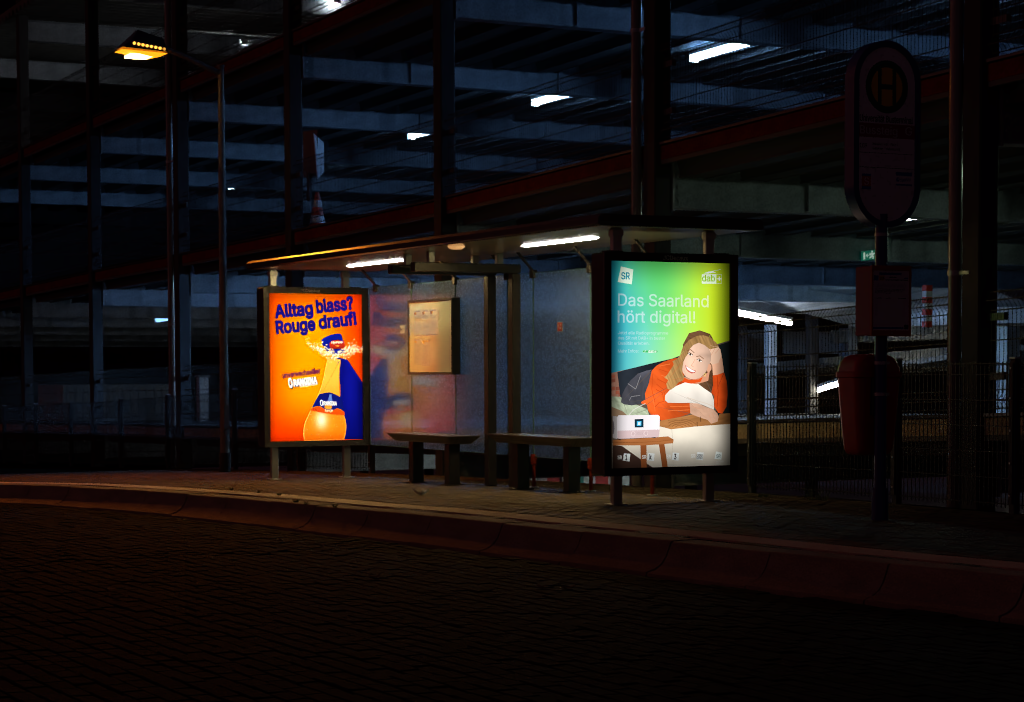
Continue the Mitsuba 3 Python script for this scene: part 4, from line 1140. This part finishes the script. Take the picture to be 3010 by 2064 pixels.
R.text('station_letters', 'SR', (1278, 1036), (1318, 1036), 30, (84, 112, 112), bold=True)
R.text('station_letters', 'ANTENNE', (1277, 1082), (1348, 1080), 15, (214, 214, 204), bold=True)
R.text('station_letters', 'SAAR', (1277, 1101), (1316, 1100), 15, (214, 214, 204), bold=True)

R.flush()
# ---- orange advertisement: tilted bottle
Cc, D = zoomed(720, 760, 5.3125, XL), zoomed(720, 1060, 3.985, XL)
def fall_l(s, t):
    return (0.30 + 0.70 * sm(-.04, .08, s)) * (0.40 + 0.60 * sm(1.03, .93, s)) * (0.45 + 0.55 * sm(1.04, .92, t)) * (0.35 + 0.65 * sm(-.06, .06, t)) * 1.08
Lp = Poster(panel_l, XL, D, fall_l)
def bg_l(s, t):
    m = np.exp(-(((s - .42) / .42) ** 2) ** 1.3) * sm(-.05, .35, t) * (0.5 + .5 * sm(1.0, .75, t))
    c0, c1 = np.array([226, 44, 0.]), np.array([250, 152, 0.])
    return np.clip(c0 * (1 - m[:, None]) + c1 * m[:, None], 0, 255)
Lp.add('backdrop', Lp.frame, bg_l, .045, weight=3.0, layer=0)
Lp.poly('blue_shadow', [(1080, -40), (1200, -10), (1226, 20), (1262, 78), (1310, 150), (1384, 264), (1384, 920), (1120, 922), (1120, 300)], (6, 10, 112), .06, lambda s, t: .75 + .9 * bump_(s, .86, .09) * bump_(t, .36, .25))
Lp.poly('blue_shadow', [(1196, 1270), (1240, 1238), (1330, 1196), (1420, 1176), (1490, 1174), (1514, 1200), (1524, 1250), (1560, 1330), (1566, 1480), (1320, 1500), (1260, 1420), (1206, 1330)], (8, 22, 140), .06, conv=Cc, rnd=.004)
bottle = [(968, -16), (1122, -16), (1124, 20), (1114, 100), (1108, 200), (1108, 330), (1116, 420), (1140, 520), (1164, 640), (1184, 700), (1191, 770), (1186, 850), (1166, 930), (697, 940), (686, 870), (690, 790), (706, 720), (744, 640), (780, 560), (830, 460), (868, 380), (900, 290), (926, 190), (942, 100), (956, 40)]
def bottle_col(s, t):
    k = sm(.42, .20, t)[:, None]
    c = np.array([246, 184, 62.]) * (1 - k) + np.array([246, 128, 14.]) * k
    h = np.exp(-((s - .548) / .062) ** 2 - ((t - .142) / .062) ** 2)[:, None]
    g = np.exp(-((s - .56) / .15) ** 2 - ((t - .16) / .11) ** 2)[:, None]
    c = c * (1 - .40 * g) + np.array([255, 190, 70.]) * .40 * g
    c = c * (1 - h) + np.array([255, 246, 208.]) * h
    e = (sm(.10, .0, t))[:, None]
    return np.clip(c * (1 - .5 * e) + np.array([236, 84, 0.]) * .5 * e, 0, 255)
gb = Polygon([D(*p) for p in bottle]).buffer(.006).buffer(-.012).buffer(.006)
Lp.add('bottle', gb, bottle_col, .025, weight=.3)
Lp.add('bottle_rim_light', gb.difference(affinity.translate(gb.buffer(-.007), .005, 0)).buffer(-.001), (255, 190, 84), .05, weight=.02)
Lp.add('bottle_rim_light', gb.difference(affinity.translate(gb.buffer(-.008), -.006, 0)).buffer(-.001).intersection(Polygon([D(*p) for p in ((1090, 0), (1400, 0), (1400, 930), (1110, 930))])), (255, 160, 52), .05, weight=.02)
for k in range(80):
    x, y = random.uniform(700, 1180), random.uniform(600, 920)
    if random.random() < .3: x, y = random.uniform(930, 1100), random.uniform(40, 350)
    if gb.contains(Point(D(x, y))):
        Lp.add('droplet', Point(D(x, y)).buffer(random.uniform(.0014, .0034), 4), (255, 214, 120), weight=.002)
Lp.poly('label_band', [(776, 560), (850, 532), (930, 568), (1000, 592), (1080, 562), (1158, 596), (1166, 640), (1040, 634), (900, 612), (752, 582)], (228, 74, 10), .05)
Lp.poly('label', [(868, 392), (930, 380), (992, 374), (1040, 392), (1114, 428), (1134, 470), (1164, 606), (1120, 572), (1078, 558), (1000, 592), (930, 570), (880, 536), (840, 532), (780, 552), (826, 462)], (10, 18, 108), .05)
Lp.poly('label_bottle', [(984, 396), (1014, 396), (1012, 430), (1022, 470), (1016, 500), (968, 500), (962, 470), (978, 430)], (84, 116, 190), weight=.004)
Lp.add('label_fruit', Polygon([D(970 + 46 * math.cos(a), 545 + 26 * math.sin(a)) for a in np.linspace(0, 6.28, 24)]), (250, 150, 40), weight=.004)
Lp.text('label_letters', 'O', (876, 528), (912, 524), 62, (240, 246, 240), bold=True, fat=.04)
Lp.text('label_letters', 'RANGINA', (914, 522), (1072, 526), 46, (240, 246, 240), bold=True, fat=.04)
Lp.text('label_letters', 'Rouge', (932, 604), (1026, 598), 34, (255, 226, 170), bold=True)
Lp.text('label_letters', '35cl', (792, 580), (834, 586), 24, (140, 22, 10), bold=True)
for j in range(3):
    Lp.line('label_line', [(842, 562 + 11 * j), (886, 568 + 11 * j)], .0012, (170, 40, 14), weight=.003)
Lp.poly('cap', [(1312, 1370), (1316, 1318), (1350, 1282), (1440, 1270), (1520, 1290), (1548, 1338), (1556, 1396), (1530, 1424), (1470, 1410), (1400, 1416), (1330, 1408)], (150, 34, 16), .05, lambda s, t: .35 + 1.0 * sm(.60, .66, t), conv=Cc, rnd=.003)
Lp.poly('cap_glint', [(1396, 1366), (1440, 1352), (1476, 1366), (1440, 1378)], (250, 150, 60), conv=Cc, weight=.004)
Lp.text('cap_letters', 'ORANGINA', (1338, 1330), (1524, 1322), 32, (255, 236, 206), bold=True, fat=.03, conv=Cc)
rs = random.Random(3)
def splash_y(x):
    return np.interp(x, [930, 980, 1100, 1240, 1400, 1560, 1700, 1835], [1270, 1330, 1400, 1470, 1530, 1470, 1420, 1420])
blobs, fine = [], []
for k in range(520):
    x = rs.choice((rs.uniform(960, 1835), rs.gauss(1420, 190), rs.gauss(1200, 110), rs.gauss(1640, 90)))
    if not 930 < x < 1836: continue
    core = math.exp(-((x - 1420) / 330) ** 2)
    y = splash_y(x) + rs.gauss(0, 22 + 22 * core)
    if rs.random() < .12: y -= abs(rs.gauss(40, 50))
    r = rs.uniform(.0022, .0052) * (1 + 1.5 * core * rs.random())
    n = rs.randint(5, 8); a0 = rs.random() * 6.28; el = rs.uniform(1, 2.4); th = rs.uniform(0, 3.1)
    c = Cc(x, y)
    pts = []
    for i in range(n):
        a = a0 + i * 6.283 / n; rr = r * rs.uniform(.6, 1.3)
        u, v = rr * el * math.cos(a), rr * math.sin(a)
        pts.append((c[0] + u * math.cos(th) - v * math.sin(th), c[1] + u * math.sin(th) + v * math.cos(th)))
    (blobs if k % 3 else fine).append(Polygon(pts).buffer(0))
Lp.add('splash_foam', unary_union([b for b in blobs[::2]]).buffer(.0008), (255, 196, 96), .04, weight=.003, kind='stuff')
Lp.add('splash_foam', unary_union([b for b in blobs[1::2]]), (255, 226, 158), .04, weight=.003, kind='stuff')
Lp.add('splash_glint', unary_union([b.buffer(-.0006) for b in fine]), (255, 246, 214), .04, weight=.003, kind='stuff')
BLU = (14, 10, 108)
Lp.text('headline', 'Alltag', (462, 926), (1062, 868), 190, BLU, bold=True, fat=.045, conv=Cc)
Lp.text('headline', 'blass?', (1110, 846), (1690, 786), 190, BLU, bold=True, fat=.045, conv=Cc)
Lp.text('headline', 'Rouge', (480, 1174), (1100, 1112), 190, BLU, bold=True, fat=.045, conv=Cc)
Lp.text('headline', 'drauf!', (1150, 1094), (1742, 1026), 190, BLU, bold=True, fat=.045, conv=Cc)
Lp.text('claim', 'unverwechselbar', (436, 204), (880, 146), 56, (96, 12, 62), bold=True, fat=.05)
Lp.poly('claim_bottle', [(796, 152), (792, 136), (800, 112), (803, 88), (811, 88), (814, 112), (822, 132), (818, 150)], (96, 12, 62))
for dx_, col, ft in ((9, (20, 30, 70), .13), (0, (250, 250, 240), .07)):
    Lp.text('brand_letters', 'O', (508 + dx_, 316 + dx_ * .5), (558 + dx_, 306 + dx_ * .5), 100, col, bold=True, fat=ft)
    Lp.text('brand_letters', 'RANGINA', (566 + dx_, 300 + dx_ * .5), (842 + dx_, 262 + dx_ * .5), 74, col, bold=True, fat=ft)
Lp.text('brand_line', 'mit Fruchtfleisch!', (640, 322), (842, 290), 26, (250, 244, 226), bold=True, rot180=True)
Lp.flush()

# ------------------------------------------------------------------ bus stop sign, timetable box, litter bin
SX = -12.37
gz = float(zg(SX))
t = thing('bus_stop_sign', 'round-ended bus stop sign with a large H in a green ring, on a blue pole', 'bus stop sign')
PY = 9.568
put('pole', cyl((SX - .03, PY, gz), (SX - .03, PY, 2.25), .045, 20), 'mat_sign_blue', t, smooth=40)
put('pole_foot', cat(cyl((SX - .03, PY, gz - .02), (SX - .03, PY, gz + .24), .062, 20)), 'mat_sign_blue', t, smooth=40)
for z in (2.10, .93, 1.16):
    put('pole_clamp', cat(lathe([(.045, -.012), (.05, -.012), (.05, .012), (.045, .012)], 20).apply_translation((SX - .03, PY, z)), box(SX - .04, SX - .02, PY + .045, PY + .075, z - .01, z + .01)), 'mat_galv', t)
sy, szc, hw = 9.588, 2.829, .2615
half = .637 - hw
core = LineString([(sy, szc - half), (sy, szc + half)])
outer, inner = core.buffer(hw + .042, 24), core.buffer(hw, 24)
put('rim', prism(outer.difference(core.buffer(hw - .004, 24)), 'x', SX - .10, SX + .012), 'mat_sign_blue', t, smooth=30)
face = put('face', prism(inner, 'x', SX - .08, SX), 'mat_sign_white', t)
def pl(name, shape, mat, d=1):
    put(name, plate_x(shape, SX - .0006 + .0012 * d, .0011), mat, face)
C0 = (9.588, 3.174)
pl('ring', Point(C0).buffer(.192, 32).difference(Point(C0).buffer(.142, 32)), 'mat_sign_green')
pl('disc', Point(C0).buffer(.1415, 32), 'mat_sign_yellow')
H_ = unary_union([shapely.box(C0[0] - .082, C0[1] - .128, C0[0] - .050, C0[1] + .128), shapely.box(C0[0] + .050, C0[1] - .128, C0[0] + .082, C0[1] + .128), shapely.box(C0[0] - .052, C0[1] - .018, C0[0] + .052, C0[1] + .018)])
pl('letter_H', H_, 'mat_sign_green', 2)
def st_text(name, tx, y0, y1, z, cap, mat, d=1, bold=False):
    s = text_poly(tx, cap, bold, 0, y1 - y0)
    pl(name, affinity.translate(s, y0, z), mat, d)
st_text('stop_name', 'Universität Busterminal', 9.344, 9.828, 2.917, .047, 'mat_print_black', 1, True)
pl('red_band', shapely.box(9.328, 2.803, 9.848, 2.905).intersection(inner), 'mat_print_maroon')
st_text('platform_name', 'Bussteig', 9.346, 9.684, 2.826, .060, 'mat_print_grey', 2)
st_text('platform_name', 'G', 9.758, 9.818, 2.832, .060, 'mat_print_grey', 2)
st_text('line_number', '109', 9.345, 9.410, 2.725, .032, 'mat_print_black')
st_text('line_text', 'Rabbiner-Rülf-Platz -', 9.462, 9.690, 2.748, .018, 'mat_print_black')
st_text('line_text', 'Bellevue - Habsterdick', 9.462, 9.712, 2.716, .018, 'mat_print_black')
for z in (2.691, 2.585):
    pl('rule', shapely.box(9.338, z - .002, 9.838, z + .002), 'mat_print_black')
pl('tariff_tile', shapely.box(9.366, 2.424, 9.446, 2.536), 'mat_print_red')
pl('tariff_tile', shapely.box(9.366, 2.424, 9.446, 2.446), 'mat_print_blue', 2); pl('tariff_tile', shapely.box(9.366, 2.520, 9.446, 2.536), 'mat_print_blue', 2)
st_text('tariff_letter', 'S', 9.386, 9.428, 2.456, .054, 'mat_sign_white', 2)
pl('network_tile', shapely.box(9.674, 2.534, 9.822, 2.560), 'mat_print_blue'); pl('network_tile', shapely.box(9.674, 2.462, 9.822, 2.474), 'mat_print_blue')
st_text('network_name', 'saarVV', 9.716, 9.812, 2.493, .026, 'mat_print_blue')
pl('network_mark', Point(9.692, 2.504).buffer(.015).difference(Point(9.697, 2.508).buffer(.007)), 'mat_print_blue')

t = thing('timetable_box', 'orange-framed timetable box fixed to the blue pole under the stop sign', 'notice box')
bx, by0, by1, bz0, bz1 = SX + .085, 9.385, 9.748, 1.356, 1.868
put('casing', cbox(bx - .19, bx - .004, by0 + .004, by1 - .004, bz0 + .004, bz1 - .004, .008), 'mat_print_maroon', t)
fw = .026
put('frame', cat(cbox(bx - .006, bx + .014, by0, by1, bz1 - .036, bz1, .004), cbox(bx - .006, bx + .014, by0, by1, bz0, bz0 + .042, .004), cbox(bx - .006, bx + .014, by0, by0 + fw * .6, bz0 + .042, bz1 - .036, .003), cbox(bx - .006, bx + .014, by1 - fw * .6, by1, bz0 + .042, bz1 - .036, .003)), 'mat_box_orange', t)
put('lock', cyl((bx + .014, 9.57, bz0 + .022), (bx + .017, 9.57, bz0 + .022), .007, 12), 'mat_galv', t)
put('sheet', box(bx - .003, bx + .001, by0 + .016, by1 - .016, bz0 + .042, bz1 - .036), 'mat_paper', t)
def bp(name, u0, v0, u1, v1, mat, d=1):
    ya, yb, za, zb_ = by0 + .02, by1 - .02, bz0 + .044, bz1 - .038
    put(name, box(bx + .001 + .0004 * d, bx + .0016 + .0004 * d, ya + (yb - ya) * u0, ya + (yb - ya) * u1, zb_ - (zb_ - za) * v1, zb_ - (zb_ - za) * v0), mat, t)
bp('heading', .17, .03, .80, .07, 'mat_print_blue'); bp('heading', .02, .08, .15, .165, 'mat_print_blue'); bp('heading', .17, .08, .32, .165, 'mat_print_orange')
s = text_poly('109', .020, True, 0, .040); put('line_number', plate_x(affinity.translate(s, by0 + .02 + .323 * .185, bz1 - .038 - .432 * .15), bx + .0024, .0008), 'mat_print_black', t)
bp('text_line', .45, .10, .66, .115, 'mat_print_black'); bp('text_line', .34, .145, .98, .16, 'mat_print_black'); bp('heading', .88, .11, .98, .13, 'mat_print_blue')
rs2 = random.Random(5)
for j in range(34):
    u = .06 + j * .025
    put('stop_name_line', hull([(bx + .0015 + q, by0 + .02 + .323 * (u + du + a), bz1 - .038 - .432 * v) for q in (0, .0006) for a in (0, .006) for du, v in ((0, .30), (.05, .30 - rs2.uniform(.04, .11)))]), 'mat_print_grey', t)
for j, (u1) in enumerate((.90, .90, .86, .5)):
    bp('text_line', .05, .305 + .022 * j, u1, .312 + .022 * j, 'mat_print_black')
bp('text_line', .05, .455, .24, .468, 'mat_print_black'); bp('text_line', .36, .455, .48, .468, 'mat_print_black'); bp('text_line', .70, .455, .92, .468, 'mat_print_black')
for j in range(11):
    bp('text_line', .06, .49 + .025 * j, .13, .502 + .025 * j, 'mat_print_grey')
bp('heading', .0, .95, .86, .985, 'mat_print_blue'); bp('heading', .88, .91, 1.0, .985, 'mat_print_black')
put('pane', trimesh.Trimesh([(bx + .008, by0 + .016, bz0 + .042), (bx + .008, by1 - .016, bz0 + .042), (bx + .008, by1 - .016, bz1 - .036), (bx + .008, by0 + .016, bz1 - .036)], [(0, 1, 2), (0, 2, 3)], process=False), 'mat_clear', t)

# litter bin: rounded tapering body, domed lid with a rim
t = thing('litter_bin', 'red plastic litter bin with a domed lid strapped to the blue stop pole', 'litter bin')
BX, BY, BZ = -12.60, 9.612, .475
def rsect(hx, hy, r, z, n=6):
    pts = []
    for qx, qy, a0 in ((1, 1, 0), (-1, 1, 90), (-1, -1, 180), (1, -1, 270)):
        for i in range(n + 1):
            a = math.radians(a0 + 90 * i / n)
            pts.append((BX + .78 * (qx * (hx - r) + r * math.cos(a)), BY + .72 * (qy * (hy - r) + r * math.sin(a)), z))
    return pts
def loft(rings):
    n = len(rings[0]); V = np.vstack(rings); Fc = []
    for i in range(len(rings) - 1):
        for k in range(n):
            a, b = i * n + k, i * n + (k + 1) % n
            Fc += [(a, b, b + n), (a, b + n, a + n)]
    for base, rev in ((0, True), ((len(rings) - 1) * n, False)):
        for k in range(1, n - 1):
            Fc.append((base, base + k + 1, base + k) if rev else (base, base + k, base + k + 1))
    return trimesh.Trimesh(V, np.array(Fc), process=False)
put('body', loft([rsect(.10, .17, .05, BZ), rsect(.135, .205, .06, BZ + .012), rsect(.15, .225, .065, BZ + .05), rsect(.165, .25, .07, BZ + .22), rsect(.178, .273, .075, BZ + .42), rsect(.186, .288, .078, BZ + .59)]), 'mat_bin_red', t, smooth=45)
put('rim', loft([rsect(.190, .292, .08, BZ + .575), rsect(.200, .303, .085, BZ + .582), rsect(.200, .303, .085, BZ + .615), rsect(.190, .294, .08, BZ + .622)]), 'mat_bin_red', t, smooth=40)
put('lid', loft([rsect(.188, .29, .08, BZ + .621), rsect(.186, .285, .08, BZ + .65), rsect(.178, .262, .08, BZ + .695), rsect(.16, .225, .08, BZ + .725), rsect(.125, .175, .07, BZ + .745), rsect(.06, .10, .05, BZ + .752)]), 'mat_bin_red', t, smooth=45)
put('lock_bar', cat(cbox(BX + .130, BX + .155, BY - .055, BY - .018, BZ + .28, BZ + .60, .006)), 'mat_dark_paint', t)
put('lock', cbox(BX + .154, BX + .163, BY - .046, BY - .028, BZ + .50, BZ + .58, .003), 'mat_bin_red', t)
put('bracket', cbox(BX + .12, SX - .06, BY - .09, BY + .02, BZ + .30, BZ + .58, .006), 'mat_dark_paint', t)

# ------------------------------------------------------------------ street lamp
t = thing('street_lamp', 'street lamp with a glowing orange slatted head on a thin grey pole', 'street lamp')
LX, LY = -27.85, 10.05
lz = float(zg(LX))
put('pole', tube([(LX, LY, lz), (LX, LY, 1.6), (LX, LY, 3.6), (LX, LY, 5.34)], .068, 20, .042), 'mat_lamp_pole', t, smooth=40)
put('sleeve', cyl((LX, LY, lz), (LX, LY, lz + .27), .082, 20), 'mat_rubber', t, smooth=40)
put('door', cbox(LX + .06, LX + .088, LY - .04, LY + .04, lz + .6, lz + .95, .004), 'mat_lamp_pole', t)
put('cap', cyl((LX, LY, 5.34), (LX, LY, 5.37), .058, 20), 'mat_lamp_pole', t)
arm0, arm1 = np.array([LX, LY - .03, 5.26]), np.array([LX - .02, LY - 1.04, 5.62])
put('arm', tube([arm0, (arm0 + arm1) / 2 + [0, 0, .02], arm1], .042, 12, .034), 'mat_lamp_pole', t, smooth=40)
# head: a tilted box whose top ridge rises, open lens below, a row of holes along the side
hx = on_x(300 + 330 / 5.692, 60 + 470 / 5.692, LX + .16)
def hp(px, py, dx):
    return on_x(300 + px / 5.692, 60 + py / 5.692, LX + dx)
n0, n1 = hp(345, 440, .17), hp(1110, 530, .17)           # near lower edge of the hood
f0, f1 = hp(345, 440, .17) + [-.36, 0, -.0], hp(1110, 530, .17) + [-.36, 0, 0]
r0, r1 = hp(600, 158, .02), hp(1010, 300, .02)
n0b, n1b = hp(500, 330, .17), hp(1090, 480, .17)
shell = [n0, n1, f0, f1, n0b, n1b, n0b + [-.36, 0, 0], n1b + [-.36, 0, 0], r0, r1, r0 + [-.12, 0, 0], r1 + [-.12, 0, 0]]
hd = put('head', hull(shell), 'mat_dark_paint', t)
a, b = hp(330, 470, .165), hp(1105, 545, .165)
SOD = np.array([62., 21., 1.7])
dn = np.array([0, 0, -1.0])
lens = [a, b, a + [-.34, 0, 0], b + [-.34, 0, 0]]
mid = [hp(470, 505, .15), hp(850, 612, .15), hp(470, 505, .15) + [-.30, 0, 0], hp(850, 612, .15) + [-.30, 0, 0]]
put('lens', hull([p + np.array([0, 0, -.006]) for p in lens] + mid), 'mat_emit', hd, emit=(2.2, .56, .015), weight=.8, label='glowing orange lens')
c = (mid[0] + mid[1] + mid[2] + mid[3]) / 4
put('burner', hull([c + np.array([sx * .15, sy_ * .15, z]) for sx in (-1, 1) for sy_ in (-1, 1) for z in (-.035, .0)]), 'mat_emit', hd, emit=(14., 7., 1.6), weight=.5, label='blinding lamp core')
scene[hd + '__beam_light'] = {'type': 'spot', 'to_world': T().look_at(origin=(c + np.array([0, 0, -.10])).tolist(), target=(c + np.array([.53, -.43, -.83])).tolist(), up=[0, 1, 0]),
                              'intensity': {'type': 'rgb', 'value': [50.0, 11.0, 0.8]}, 'cutoff_angle': 60.0, 'beam_width': 30.0, 'sampling_weight': 3.0}
for k in range(8):
    u = k / 7
    p = hp(543 + 500 * u, 382 + 98 * u, .178)
    put('light_hole', cyl(p + np.array([-.03, 0, 0]), p, .022, 14), 'mat_emit', hd, emit=np.array([2.2, .95, .12]) * (1 if k < 7 else .35), weight=.02)
